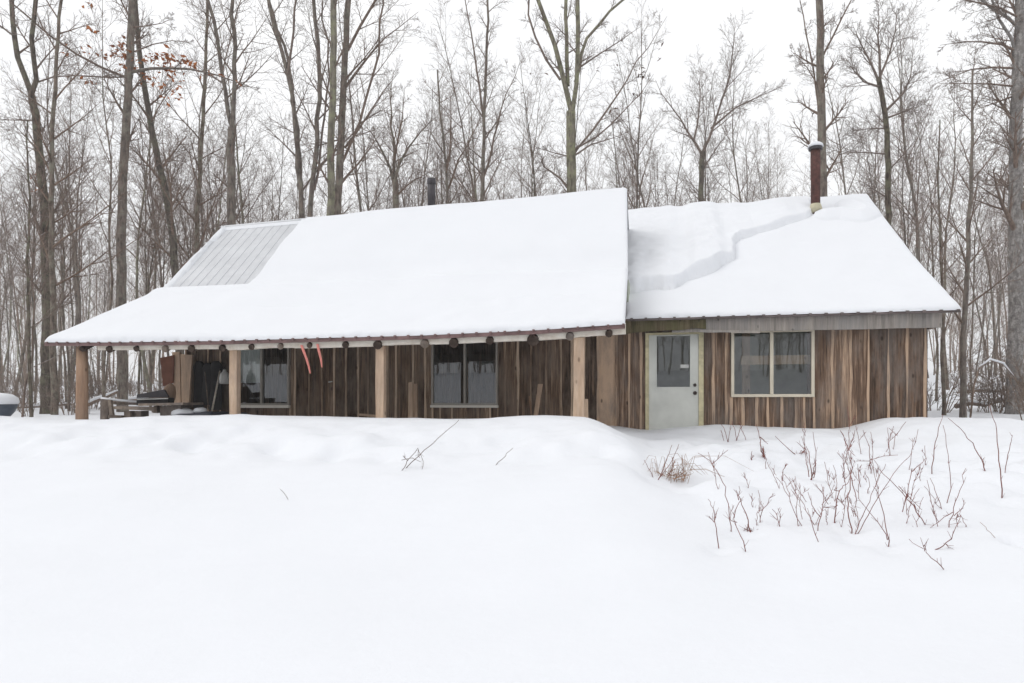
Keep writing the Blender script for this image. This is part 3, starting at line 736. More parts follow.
# plank table with a sooty firebox on it
t0 = grp(165, 418, 1.7); tab = empty('table', (t0.x, t0.y, Hf(t0.x, t0.y)))
tag(tab, 'low plank table carrying a sooty box under the porch', 'table')
slab([(138, 403.5), (183, 402.5), (183, 405), (138, 406)], 1.9, .55, .6, 'tabletop', par=tab)
slab([(160, 416.5), (181, 416), (181, 405.2), (160, 406)], 1.8, .3, .45, 'side_panel', par=tab)
slab([(153.5, 413), (157, 413), (157, 405.8), (153.5, 406)], 1.75, .08, .5, 'leg', par=tab)
fb = pp(152, 403, 1.75); box = empty('firebox', fb); tag(box, 'black sooty metal box with open hinged lid on the plank table', 'stove')
slab([(136.5, 405.5), (168, 404), (168, 397.5), (136.5, 398.5)], 1.75, .16, .5, 'body', M['black'], box)
slab([(136.5, 398), (168, 397), (164, 389.5), (137, 394.5)], 1.58, .04, .6, 'lid', M['darkmetal'], box)
mb = MB(); tube(mb, [pp(137, 399.5, 1.78), pp(168, 398.5, 1.78)], [.010, .010], 6); mb.build('rail', M['whiteplastic'], box)
# brown cloth sack / hide beside
mb = MB(); c = pp(168, 396, 1.2); c2 = pp(171, 386, 1.2)
tube(mb, [c + Vector((0, 0, -.13)), c + Vector((0, 0, -.05)), (c + c2) / 2, c2, c2 + Vector((0, 0, .05))], [.10, .13, .12, .08, .02], 12)
tag(mb.build('sack', M['post'], None, True, at=c + Vector((0, 0, -.13))), 'bulging brown sack standing behind the black metal box', 'sack')
# tarp with snow and loose shovel
tp = grp(205, 417, 1.6); mb = MB(); n = 26; vs = []
sa, sb_ = S(165, 1.6), S(231, 1.6)
for j in range(n + 1):
    for i in range(n + 1):
        s = sa + (sb_ - sa) * i / n; q = 2.15 - 1.15 * j / n; x = W(s, q, 0)
        e = min(i, n - i, j, n - j) / 4.0
        z = Zc(205, 417 - 6 * (i / n) * (1 - .3 * j / n), q) + .03 * mnoise.noise(Vector((s * 4, q * 4, 1))) - (.12 if e == 0 else 0)
        vs.append((x.x, x.y, CZ + z - .03 * (1 - i / n)))
mb.add(vs, [(j * (n + 1) + i, j * (n + 1) + i + 1, (j + 1) * (n + 1) + i + 1, (j + 1) * (n + 1) + i) for j in range(n) for i in range(n)])
tag(mb.build('tarp', M['tarp'], None, True, at=(tp.x, tp.y, Hf(tp.x, tp.y))), 'dark blue-grey tarp spread on the porch floor left of the second post', 'tarp')
def blob(name, label, cat, cpx, cpy, q, rx, ry, rz, m_, seed):
    c = pp(cpx, cpy, q); mb = MB(); nu, nv = 20, 12; vs = []
    for j in range(nv + 1):
        for i in range(nu):
            th = 2 * math.pi * i / nu; ph = math.pi * j / nv; dv = Vector((math.cos(th) * math.sin(ph), math.sin(th) * math.sin(ph), math.cos(ph)))
            k = 1 + .22 * mnoise.noise(dv * 1.6 + Vector((seed, 0, 0))); vs.append(c + Vector((dv.x * rx * k, dv.y * ry * k, dv.z * rz * k)))
    mb.add(vs, [(j * nu + i, j * nu + (i + 1) % nu, (j + 1) * nu + (i + 1) % nu, (j + 1) * nu + i) for j in range(nv) for i in range(nu)])
    return tag(mb.build(name, m_, None, True, at=c), label, cat)
blob('snow_lump', 'rounded white snow lump on the right half of the dark tarp', 'snow lump', 200, 410.5, 1.6, .13, .12, .055, M['roofsnow'], 3)
blob('snow_lump', 'pointed heap of snow on the left edge of the dark tarp', 'snow heap', 183, 413, 1.7, .20, .18, .09, M['roofsnow'], 8)
# dark hanging tools and coats on the wall
for i, (px, t_, b2, wd, lb) in enumerate([(199, 361, 408, 6, 'leftmost black coat hanging on the porch wall'), (208, 363, 405, 6.5, 'middle black coat hanging on the porch wall'), (216, 361, 410, 6, 'black coat hanging behind the leaning pole')]):
    mb = MB(); s = S(px, .12); hw = wd / F * 14 / 2
    zs = [Zc(px, t_ + (b2 - t_) * f, .12) for f in (0, .06, .14, .3, .6, .85, 1)]; ws = [.03, .12, .16, .13, .13, .15, .14]
    vs = []
    for z, w_ in zip(zs, ws):
        for k in range(12):
            a = 2 * math.pi * k / 12; vs.append(W(s + w_ * math.cos(a) * (1 + .15 * math.sin(3 * a + z * 5)), .12 + .06 * math.sin(a) * (1 + .3 * math.sin(4 * a)), z))
    mb.add(vs, [(j * 12 + k, j * 12 + (k + 1) % 12, (j + 1) * 12 + (k + 1) % 12, (j + 1) * 12 + k) for j in range(6) for k in range(12)] + [tuple(range(12))])
    tag(mb.build('coat', M['black'], None, True, at=W(s, .12, zs[-1])), lb, 'coat')
mb = MB(); tube(mb, [pp(212, 411, .9), pp(220, 371, .25)], [.018, .015], 8); tag(mb.build('pole', M['beam'], None, True, at=pp(212, 411, .9)), 'thin pale pole leaning against the wall beneath the white jug', 'pole')
mb = MB(); tube(mb, [pp(208.5, 409, .5), pp(205, 372, .22)], [.014, .012], 8); tag(mb.build('pole', M['oldwood'], None, True, at=pp(208.5, 409, .5)), 'thin dark stick leaning among the hanging coats', 'stick')
# white jug hanging by the second post
c = pp(224.5, 377, .45); mb = MB()
tube(mb, [c + Vector((0, 0, -.14)), c + Vector((0, 0, -.125)), c + Vector((0, 0, -.02)), c + Vector((0, 0, .06)), c + Vector((0, 0, .11)), c + Vector((0, 0, .15))], [.07, .095, .10, .085, .035, .03], 16)
jug = mb.build('jug', M['whiteplastic'], None, True, at=c); tag(jug, 'dirty white plastic jug hanging beside the second porch post', 'jug')
mb = MB(); tube(mb, [c + Vector((-.05, 0, .05)), c + Vector((-.06, 0, .14)), c + Vector((0, 0, .20)), c + Vector((.02, 0, .13))], [.012] * 4, 6); mb.build('handle', M['black'], jug)
# two pink ribbons hanging from the beam
for pts, lb in (([(301.5, 345, 3.5), (304, 352, 3.6), (307, 360, 3.0), (309, 367, 2.6), (310.3, 373.5, 1.6)], 'longer pink ribbon hanging from the porch beam, left of the pair'), ([(317.5, 344, 3.4), (319, 351, 3.4), (321, 359, 2.8), (322, 367.5, 1.6)], 'shorter pink ribbon hanging from the porch beam, right of the pair')):
    mb = MB(); q = BQ + .09; vs = []
    for k, (x, y, wd) in enumerate(pts):
        p = pp(x, y, q + .02 * math.sin(k * 2)); h = wd * .75 / F * p.y / 2
        for dx, dy in ((-h, -.006), (0, -.02), (h, -.006), (h, .0), (0, -.012), (-h, 0)): vs.append(p + Vector((dx, dy, 0)))
    n = len(pts); mb.add(vs, [(k * 6 + m_, k * 6 + (m_ + 1) % 6, k * 6 + 6 + (m_ + 1) % 6, k * 6 + 6 + m_) for k in range(n - 1) for m_ in range(6)])
    r_ = tag(mb.build('ribbon', M['pink'], None, False, at=pp(pts[0][0], pts[0][1], q)), lb, 'ribbon', 'pink ribbons on the porch beam')
# covered tub at the far left edge
c = gp(-2, 417.5); Yt = 15.0; c = Vector(((-2 - CX) / F * Yt, Yt, CZ + (HY - 417) / F * Yt)); tub = empty('tub', (c.x, c.y, Hf(c.x, c.y)))
tag(tub, 'round dark slate tub heaped with snow at the left edge', 'tub')
mb = MB(); z0 = c.z
tube(mb, [(c.x, c.y, z0 - .25), (c.x, c.y, z0 - .02), (c.x, c.y, z0 + .12), (c.x, c.y, z0 + .28)], [.14, .20, .31, .37], 28); mb.build('bowl', M['bluegrey'], tub, True)
mb = MB(); tube(mb, [(c.x, c.y, z0 + .27), (c.x, c.y, z0 + .33), (c.x, c.y, z0 + .42), (c.x, c.y, z0 + .50), (c.x, c.y, z0 + .53)], [.36, .39, .37, .26, .05], 28); mb.build('snow_heap', M['roofsnow'], tub, True)

# ------------------------------------------------------------------ trees
def grow(mb, p, d, length, r0, level, rr, maxlev, P):
    """branch of a bare tree, recursing into twigs"""
    nseg = max(3, int(length / P.get('seg', .45))) if level < 2 else 3
    if level >= 2: nseg = 3 if level == 2 else 2
    pts = [p.copy()]; rads = [r0]; dirs = [d.copy()]
    wob = P['wob'] * (1.0 + .35 * level)
    for i in range(nseg):
        d = d + Vector((rr.gauss(0, wob), rr.gauss(0, wob), rr.gauss(0, wob) + P['up'] * (1 if level else .3))) 
        d.normalize(); p = p + d * (length / nseg); pts.append(p.copy()); dirs.append(d.copy())
        rads.append(max(P['rmin'] * (.8 if i == nseg - 1 else 1), r0 * (1 - .82 * ((i + 1) / nseg) ** .9)))
    tube(mb, pts, rads, (7 if r0 > .06 else 5) if level < 2 else 3 if level > 1 and r0 < .012 else 4, cap=False)
    if level >= maxlev: return
    nch = P['n'][level]; t0 = P['t0'][level]
    for k in range(nch):
        f = t0 + (1 - t0) * ((k + rr.random() * .8) / nch); i = min(nseg - 1, int(f * nseg)); ff = f * nseg - i
        q = pts[i].lerp(pts[i + 1], min(1, ff)); dd = dirs[min(i + 1, nseg)]
        az_ = k * 2.4 + rr.uniform(-.6, .6); side = dd.orthogonal().normalized(); side2 = dd.cross(side)
        lat = side * math.cos(az_) + side2 * math.sin(az_); an = R(rr.uniform(*P['ang'][level]))
        nd = (dd * math.cos(an) + lat * math.sin(an)).normalized()
        ln = length * P['len'][level] * (1.15 - .75 * f if level == 0 else 1.1 - .5 * f) * rr.uniform(.65, 1.2)
        rc_ = max(P['rmin'], min(rads[i] * .62, r0 * P['rk'][level] * (1.2 - .8 * f)))
        grow(mb, q, nd, ln, rc_, level + 1, rr, maxlev, P)
PF = dict(wob=.045, up=.035, rmin=.0038, n=[17, 8, 5, 3], t0=[.38, .22, .2, .2], ang=[(28, 55), (28, 55), (25, 55), (25, 50)], len=[.34, .52, .52, .5], rk=[.42, .5, .55, .6])
def tree_proto(seed, h, r, P=PF, trunk_m=None, maxlev=4, name='bare_tree'):
    rr = random.Random(seed); root = empty(name, (0, 0, 0))
    P = dict(P)
    # trunk
    n = 14; p = Vector((0, 0, -.4)); d_ = Vector((rr.gauss(0, .04), rr.gauss(0, .04), 1)).normalized(); pts = [p]; dirs = [d_]; rads = [r * 1.25]
    for i in range(n):
        d_ = (d_ + Vector((rr.gauss(0, .055), rr.gauss(0, .055), .04))).normalized(); p = p + d_ * ((h + .4) / n); pts.append(p); dirs.append(d_); rads.append(max(P['rmin'], r * (1 - .9 * ((i + 1) / n) ** 1.05)))
    mb = MB(); tube(mb, pts, rads, 9, cap=False); mb.build('trunk', trunk_m or M['bark'], root, True)
    mb = MB(); limbs(mb, pts, dirs, rads, h, r, P, rr, maxlev)
    mb.build('crown', M['barktwig'], root, True)
    return root
def limbs(mb, pts, dirs, rads, h, r, P, rr, maxlev, nch=None, t0=None, lenk=None):
    n = len(pts) - 1; nch = nch or P['n'][0]; t0 = P['t0'][0] if t0 is None else t0
    for k in range(nch):
        f = t0 + (.99 - t0) * ((k + rr.random() * .8) / nch); i = min(n - 1, int(f * n)); q = pts[i].lerp(pts[i + 1], min(1, f * n - i)); dd = dirs[i]
        az_ = k * 2.4 + rr.uniform(-.6, .6); side = dd.orthogonal().normalized(); s2 = dd.cross(side)
        lat = side * math.cos(az_) + s2 * math.sin(az_); an = R(rr.uniform(*P['ang'][0]))
        nd = (dd * math.cos(an) + lat * math.sin(an)).normalized()
        ln = h * (lenk or P['len'][0]) * (1.15 - .8 * f) * rr.uniform(.6, 1.2)
        grow(mb, q, nd, ln, max(P['rmin'] * 1.3, min(rads[i] * .6, r * P['rk'][0] * (1.2 - .8 * f))), 1, rr, maxlev, P)
def kids(o): return [c for c in list(bpy.data.objects) if c.parent == o]
def copy_tree(root, loc, rz, scl, label=None, group=None):
    r_ = root.copy(); col.objects.link(r_); r_.location = loc; r_.rotation_euler = (0, 0, rz); r_.scale = (scl, scl, scl)
    for c in KIDS[root.name]:
        c2 = c.copy(); col.objects.link(c2); c2.parent = r_
    if label: r_['label'] = label
    if group: r_['group'] = group
    return r_
KIDS = {}

def traced_tree(name, label, Y, paths, seed, bark='bark', P=None, nl=(10, 6), extra=None, cat='tree', maxlev=3, base_ext=True, t0=.3, lenk=.22):
    """tree with its own traced stems. paths: list of (points[(px,py)], width0 px, width1 px); the first one is the trunk"""
    rr = random.Random(seed); P = dict(PF, **(P or {}))
    def w3(x, y, dy=0): yy = Y + dy; return Vector(((x - CX) / F * yy, yy, CZ + (HY - y) / F * yy))
    p0 = w3(*paths[0][0][0]); gz = Hf(p0.x, p0.y); root = empty(name, (p0.x, p0.y, gz)); tag(root, label, cat)
    tm = MB(); cm = MB()
    for k, (pp_, w0, w1_) in enumerate(paths):
        dsl = 0 if k == 0 else rr.uniform(-.25, .25)
        pts = [w3(x, y) for x, y in pp_]; L0 = (pts[-1] - pts[0]).length
        # lean in depth grows along the limb so the crown is a volume
        acc = 0
        for i in range(1, len(pts)):
            acc += (pts[i] - pts[i - 1]).length; yy = Y + dsl * acc
            pts[i] = Vector(((pp_[i][0] - CX) / F * yy, yy, CZ + (HY - pp_[i][1]) / F * yy))
        if k == 0 and pts[0].z > gz - .2: pts.insert(0, Vector((pts[0].x, pts[0].y, gz - .3)))
        # resample
        fine = []; 
        for i in range(len(pts) - 1):
            m_ = max(1, int((pts[i + 1] - pts[i]).length / .5))
            for j in range(m_): fine.append(pts[i].lerp(pts[i + 1], j / m_))
        fine.append(pts[-1]); n = len(fine)
        for it in range(2):
            fine = [fine[0]] + [(fine[i - 1] + fine[i] * 2 + fine[i + 1]) / 4 for i in range(1, n - 1)] + [fine[-1]]
        jn = .012 if k == 0 else .03
        fine = [p + Vector((rr.gauss(0, jn), rr.gauss(0, jn), 0)) for p in fine]
        if k > 0:
            w0 = w0 * .85
            if pp_[-1][1] > 2: w1_ = w1_ * .3
        r0, r1 = w0 / F * Y / 2, w1_ / F * Y / 2
        rads = [(r0 + (r1 - r0) * i / (n - 1)) * (1.25 if (k == 0 and i == 0) else 1) for i in range(n)]
        big = k == 0 or w0 > 3
        tube(tm if big else cm, fine, rads, 10 if big else 5, cap=False)
        dirs = [(fine[min(i + 1, n - 1)] - fine[max(i - 1, 0)]).normalized() for i in range(n)]
        nch = nl[0] if k == 0 else nl[1]
        if nch: limbs(cm, fine, dirs, rads, max(L0, 3.0), r0, P, rr, maxlev, nch, t0 if k == 0 else .15, lenk if k == 0 else lenk * 1.5)
    if tm.v: tm.build('trunk', M[bark], root, True)
    if cm.v: cm.build('crown', M['barktwig'], root, True)
    return root, w3
def leaves(root, m_, pts, seed, size=.07, name='dead_leaves', spread=.25):
    rr = random.Random(seed); mb = MB()
    for p, n in pts:
        for k in range(n):
            c = p + Vector((rr.gauss(0, spread), rr.gauss(0, spread * .6), rr.gauss(0, spread * .8))); z = size * rr.uniform(.6, 1.3)
            a = Vector((rr.gauss(0, 1), rr.gauss(0, 1), rr.gauss(0, .5))).normalized(); b_ = a.orthogonal().normalized(); c3 = a.cross(b_)
            mb.add([c - a * z, c + b_ * z * .45 + c3 * z * .25, c + a * z, c - b_ * z * .45 + c3 * z * .2, c + a * z * .2 - c3 * z * .05], [(0, 1, 4), (1, 2, 4), (2, 3, 4), (3, 0, 4)])
    mb.build(name, m_, root)

traced_tree('bare_tree', 'dark forked tree, big-trunked, near the left edge of the photo', 21, [([(46, 404), (47, 300), (45, 215), (40, 150), (32, 99)], 10.5, 7), ([(32, 99), (22, 75), (14, 40), (12, 0), (9, -80)], 6.5, 3), ([(32, 99), (36, 78), (32, 40), (37, 0), (44, -90)], 5.5, 3), ([(36, 82), (50, 74), (75, 73), (100, 78), (120, 80)], 2.2, 1), ([(36, 120), (18, 118), (0, 122), (-20, 120)], 2, 1)], 11, 'barkdark', nl=(12, 7))
traced_tree('bare_tree', 'slim grey tree standing just right of the big forked one', 20, [([(55, 417), (53, 330), (51, 240), (51, 150), (56, 70), (61, 0), (64, -60)], 7, 2.2)], 12, 'bark', nl=(18, 0))
rt, w3_ = traced_tree('bare_tree', 'tall straight trunk rising through the porch gap, with clinging brown leaves', 22, [([(123, 400), (121, 300), (121, 220), (126, 130), (130, 60), (132, 0), (135, -100)], 10.5, 6), ([(130, 72), (150, 68), (175, 67), (205, 70), (235, 80), (262, 93)], 3.6, 1.2), ([(128, 78), (100, 72), (75, 56), (45, 32), (8, 0)], 3, 1.4), ([(128, 76), (110, 79), (85, 76), (62, 74)], 2.2, 1), ([(134, 52), (150, 42), (175, 38), (195, 42)], 2, 1), ([(133, 28), (145, 28), (165, 22), (172, 18)], 1.8, 1)], 13, 'bark', nl=(8, 7), t0=.5, lenk=.12)
lv = [(w3_(x, y), n) for x, y, n in ((116, 52, 9), (122, 45, 7), (130, 58, 14), (126, 68, 8), (150, 58, 12), (168, 57, 16), (172, 74, 10), (150, 78, 6), (157, 86, 4), (177, 94, 5), (92, 30, 4), (90, 50, 3), (92, 82, 3), (108, 56, 6), (182, 62, 8), (163, 103, 2), (192, 66, 4), (88, 4, 2))]
leaves(rt, M['leaf'], [(p, n * 2) for p, n in lv] + [(w3_(x, y), n) for x, y, n in ((205, 72, 4), (220, 78, 3), (238, 84, 2), (70, 55, 2), (60, 42, 2), (75, 76, 2), (140, 66, 6), (160, 66, 6), (30, 178, 3), (34, 192, 3))], 3, .095, spread=.13)
traced_tree('bare_tree', 'leaning dark trunk bending right behind the metal roof end', 23, [([(182, 402), (177, 290), (172, 230), (163, 180), (152, 130), (141, 70), (136, 15), (133, -40)], 9, 4), ([(150, 128), (160, 105), (178, 80)], 2, 1)], 14, 'barkdark', nl=(14, 3))
traced_tree('bare_tree', 'two-topped tree above the bare metal roof patch', 23, [([(232, 402), (232, 222), (231, 140), (231, 128)], 10, 7.5), ([(231, 130), (225, 90), (217, 40), (206, 0), (196, -60)], 5, 2.5), ([(232, 130), (236, 80), (234, 30), (232, -60)], 5.5, 3)], 15, 'bark', nl=(3, 12), t0=.6)
traced_tree('bare_tree', 'thin pole-like tree left of the two-topped one', 25, [([(196, 402), (197, 222), (201, 150), (206, 60), (208, -20)], 6, 2.5)], 16, 'bark', nl=(18, 0))
traced_tree('bare_tree', 'clump of slender grey stems at the left end of the snowy ridge', 22, [([(306, 405), (303, 218), (297, 150), (291, 80), (275, 30), (262, -30)], 7, 3), ([(302, 200), (297, 130), (289, 60), (268, 0), (258, -50)], 4.5, 2.5), ([(309, 218), (316, 160), (319, 80), (315, 0), (313, -50)], 6, 3), ([(314, 190), (324, 130), (330, 60), (322, 0)], 3, 1.5), ([(290, 75), (293, 30), (296, -10)], 3, 2)], 17, 'bark', nl=(6, 8), t0=.5)
traced_tree('bare_tree', 'greenish lichen-barked straight trunk beside the slender clump', 21, [([(329, 405), (330, 216), (332, 120), (334, 40), (333, -60)], 9, 5.5)], 18, 'barkgreen', nl=(10, 0), t0=.4, lenk=.15)
traced_tree('bare_tree', 'grey tree with long limbs arching right over the snowy ridge', 22, [([(338, 405), (337, 216), (341, 140), (345, 60), (348, 0), (350, -60)], 10, 5), ([(343, 90), (358, 72), (370, 48), (385, 38), (400, 28), (418, 12)], 3.5, 1.2), ([(344, 148), (356, 130), (375, 112), (385, 85), (398, 72)], 3, 1), ([(341, 165), (352, 142), (362, 120), (372, 70), (383, 20), (382, -30)], 3.4, 1.5), ([(346, 50), (360, 25), (375, 5), (390, -30)], 3.5, 2), ([(338, 140), (320, 142), (300, 155)], 2, 1)], 19, 'bark', nl=(5, 8), t0=.5)
traced_tree('bare_tree', 'low spreading tree just left of the dark ridge pipe', 27, [([(397, 404), (396, 205), (395, 180)], 8, 6), ([(395, 185), (385, 150), (372, 130), (365, 125)], 4, 1.5), ([(396, 182), (393, 140), (390, 90), (392, 70)], 4, 1.5), ([(396, 180), (405, 150), (420, 130), (435, 118)], 4, 1.5), ([(397, 195), (410, 175), (430, 172)], 2.5, 1), ([(394, 160), (402, 120), (405, 85)], 3, 1)], 20, 'bark', nl=(3, 11), t0=.6)
traced_tree('bare_tree', 'upright twiggy tree just right of the dark ridge pipe', 28, [([(448, 404), (448, 200), (446, 165), (440, 110), (437, 70)], 5, 1.5), ([(448, 190), (458, 160), (478, 130), (485, 110)], 3, 1), ([(447, 170), (452, 130), (450, 90)], 3, 1)], 21, 'bark', nl=(16, 9), t0=.45)
traced_tree('bare_tree', 'tall thin tree with airy crown above the ridge middle', 26, [([(482, 404), (482, 200), (484, 120), (487, 50), (488, -10)], 6, 2), ([(482, 180), (492, 150), (500, 110), (520, 60)], 3.5, 1.2), ([(484, 120), (478, 70), (470, 30), (465, 0)], 3, 1)], 22, 'bark', nl=(20, 11), t0=.45, lenk=.16)
rt, w3_ = traced_tree('bare_tree', 'large many-limbed tree behind the peak of the left roof', 21, [([(572, 405), (572, 190), (571, 112)], 10.5, 9.5), ([(571, 114), (564, 85), (557, 48), (543, 20), (532, -20)], 6.5, 3.5), ([(568, 84), (569, 55), (565, 15), (568, -40)], 5, 3), ([(573, 112), (577, 85), (577, 50), (578, 0), (579, -50)], 5.5, 4), ([(577, 82), (583, 40), (598, 22), (622, 0), (650, -20)], 4, 2), ([(562, 80), (545, 62), (530, 40), (525, 10), (530, -20)], 3, 1.5), ([(575, 152), (592, 126), (612, 108), (626, 78), (648, 48), (668, 16)], 3, 1), ([(576, 148), (600, 138), (622, 112), (640, 96), (655, 75)], 2.6, 1), ([(577, 70), (598, 58), (615, 40), (640, 27)], 2.6, 1), ([(573, 158), (552, 152), (534, 147)], 2, .8), ([(575, 155), (592, 142), (614, 135), (626, 134)], 2.4, 1), ([(567, 188), (560, 176), (550, 169), (540, 168), (537, 162), (545, 157)], 3.2, 1.5)], 23, 'barkgreen', nl=(3, 7), t0=.6, lenk=.12)
leaves(rt, M['darkleaf'], [(w3_(x, y), n) for x, y, n in ((640, 75, 5), (646, 70, 5), (635, 85, 3), (658, 60, 3), (640, 95, 3), (632, 100, 2), (657, 48, 2), (610, 52, 2), (528, 80, 1), (544, 78, 1), (526, 92, 1), (620, 68, 2), (615, 110, 2), (596, 70, 2), (638, 117, 1), (568, 68, 2), (618, 40, 2))], 4, .08, spread=.10)
traced_tree('bare_tree', 'Y-shaped tree rising behind the left half of the right roof', 26, [([(701, 404), (701, 205), (702, 152)], 6.5, 5), ([(702, 155), (688, 132), (672, 110), (660, 92), (655, 80)], 3.5, 1), ([(702, 155), (715, 122), (725, 95), (733, 60), (735, 20)], 3.5, 1), ([(712, 128), (735, 105), (760, 97), (785, 85)], 2.8, 1), ([(694, 140), (700, 110), (700, 70)], 2.5, 1), ([(700, 175), (712, 150), (730, 130)], 2.2, 1)], 24, 'barkdark', nl=(2, 12), t0=.6)
traced_tree('bare_tree', 'straight grey-brown trunk directly behind the rusty stovepipe', 21, [([(824, 405), (823, 200), (821, 100), (820, 0), (819, -60)], 11, 6), ([(821, 110), (812, 70), (806, 30), (800, 0)], 2.4, 1), ([(821, 60), (835, 35), (850, 0)], 2.6, 1.2), ([(820, 90), (808, 60), (790, 50)], 1.8, .8)], 25, 'bark', nl=(12, 8), t0=.5, lenk=.13)
traced_tree('bare_tree', 'dark crooked tree with a rounded crown right of the stovepipe', 23, [([(889, 404), (888, 215), (888, 150), (886, 115), (878, 78)], 7.5, 4.5), ([(878, 80), (872, 60), (858, 45), (852, 25)], 3.5, 1), ([(879, 80), (880, 50), (875, 20), (878, 5)], 3.5, 1), ([(887, 110), (905, 92), (915, 80), (913, 60)], 3.5, 1), ([(887, 118), (905, 112), (922, 105)], 2.6, 1), ([(880, 88), (862, 85), (850, 72), (848, 60)], 3, 1), ([(879, 78), (892, 55), (898, 30), (895, 10)], 3, 1), ([(888, 128), (870, 128), (845, 132)], 2, .8), ([(888, 154), (862, 153), (828, 150)], 2, .8)], 26, 'barkdark', nl=(4, 12), t0=.5)
traced_tree('birch_tree', 'pale flaky-barked trunk with level dark branches at the right edge', 17, [([(1014, 404), (1016, 300), (1015, 200), (1017, 100), (1021, 0), (1024, -80)], 15, 9), ([(1017, 52), (1003, 43), (985, 40), (965, 38), (940, 45)], 3.4, 1.2), ([(1016, 68), (990, 68), (970, 66), (955, 75), (935, 85)], 3, 1), ([(1014, 86), (990, 84), (960, 82), (938, 84)], 2.6, 1), ([(1014, 95), (998, 100), (985, 108), (969, 112)], 2.6, 1), ([(1019, 30), (1003, 20), (993, 10), (975, -10)], 4, 2), ([(1020, 20), (1000, 5), (975, 0), (945, -5)], 2.6, 1), ([(1014, 185), (990, 188), (970, 182)], 1.8, .8), ([(1014, 150), (1003, 142), (985, 140)], 1.8, .8), ([(1016, 55), (1004, 48), (1003, 20), (990, -10)], 4, 2)], 27, 'barkwhite', P=dict(up=.0), nl=(16, 8), t0=.35, lenk=.17)
traced_tree('bare_tree', 'slim tan-barked tree just right of the cabin corner', 16, [([(963, 409), (964, 340), (966, 280), (970, 220), (973, 140), (972, 70)], 6.5, 1.6)], 28, 'bark', nl=(18, 0), t0=.25)
traced_tree('bare_tree', 'thin grey sapling nearest the right wall of the cabin', 17, [([(944, 406), (943, 330), (941, 260), (938, 180), (940, 120)], 4, 1.2)], 29, 'bark', nl=(16, 0), t0=.3)
traced_tree('bare_tree', 'twin-stemmed thin tree behind the slate tub at left', 18, [([(31, 419), (30, 370), (28, 340), (27, 280), (30, 200), (27, 120)], 3.6, 1.2), ([(23, 419), (27, 385), (32, 355), (33, 300), (40, 200)], 2.6, 1)], 30, 'barkdark', nl=(16, 10), t0=.3)

# prototypes of the wood, copied as individuals
protos = []
for k, (h, r, bk) in enumerate([(15, .07, 'bark'), (17, .085, 'bark'), (13, .06, 'barkdark'), (16, .075, 'barkdark'), (11.5, .05, 'bark'), (14, .07, 'barkgreen'), (17, .095, 'bark'), (12.5, .055, 'bark')]):
    P = dict(PF); P['t0'] = [rnd.uniform(.25, .45), .2, .2, .2]; P['n'] = [rnd.randint(15, 19), 7, 4, 2]; P['wob'] = rnd.uniform(.05, .08)
    P['ang'] = [(22, 45), (25, 50), (25, 55), (25, 50)]; P['len'] = [.27, .5, .52, .5]
    t_ = tree_proto(50 + k, h, r, P, M[bk]); KIDS[t_.name] = kids(t_); tag(t_, 'bare tree', 'tree'); protos.append(t_)
def in_cabin(x, y):
    s, q = sq(x, y); return -13.2 < s < 5.6 and -9.5 < q < 3.5
hero_xy = [(o.location.x, o.location.y) for o in col.objects if o.type == 'EMPTY' and o.get('category') == 'tree' and o not in protos]
placed = list(hero_xy); used = set(); cnt = 0
def region(px): return 0 if px < 200 else (1 if px < 900 else 2)
LB = [['slender bare tree in the crowded woods left of the cabin', 'thicker bare tree in the crowded woods left of the cabin'],
      ['slender bare tree in the woods behind the snowy roofs', 'thicker bare tree in the woods behind the snowy roofs'],
      ['slender bare tree in the crowded woods right of the cabin', 'thicker bare tree in the crowded woods right of the cabin']]
GR = ['trees in the woods left of the cabin', 'trees in the woods behind the cabin', 'trees in the woods right of the cabin']
rr = random.Random(5)
def place_tree(px, Y, k=None, scl=None):
    global cnt
    x = (px - CX) / F * Y
    if in_cabin(x, Y): return False
    if any(abs(px - h_) < w_ for h_, w_ in ((122, 16), (46, 9), (572, 9), (823, 9), (333, 10), (1015, 13), (963, 7))): return False
    if any((x - a) ** 2 + (Y - b_) ** 2 < 1.1 for a, b_ in placed): return False
    placed.append((x, Y)); k = rr.randrange(len(protos)) if k is None else k; scl = scl or rr.uniform(.72, 1.12)
    rg = region(px); thick = 1 if k in (1, 3, 6) else 0
    loc = (x, Y, Hf(x, Y)); rz = rr.uniform(0, 6.28)
    if k not in used:
        used.add(k); o = protos[k]; o.location = loc; o.rotation_euler = (0, 0, rz); o.scale = (scl,) * 3
    else: o = copy_tree(protos[k], loc, rz, scl)
    o['label'] = LB[rg][thick]; o['group'] = GR[rg]; o['category'] = 'tree'; cnt += 1; return True
def scatter(n, px0, px1, Y0, Y1, **kw):
    c = 0; tr = 0
    while c < n and tr < n * 20:
        tr += 1
        if place_tree(rr.uniform(px0, px1), Y0 + (Y1 - Y0) * rr.random() ** .9, **kw): c += 1
scatter(50, -30, 230, 26, 52)
scatter(6, 60, 200, 20, 26, k=4)
scatter(130, 200, 900, 30, 52)
scatter(30, 880, 1070, 25, 55)
scatter(5, 925, 1060, 17, 24, k=4)

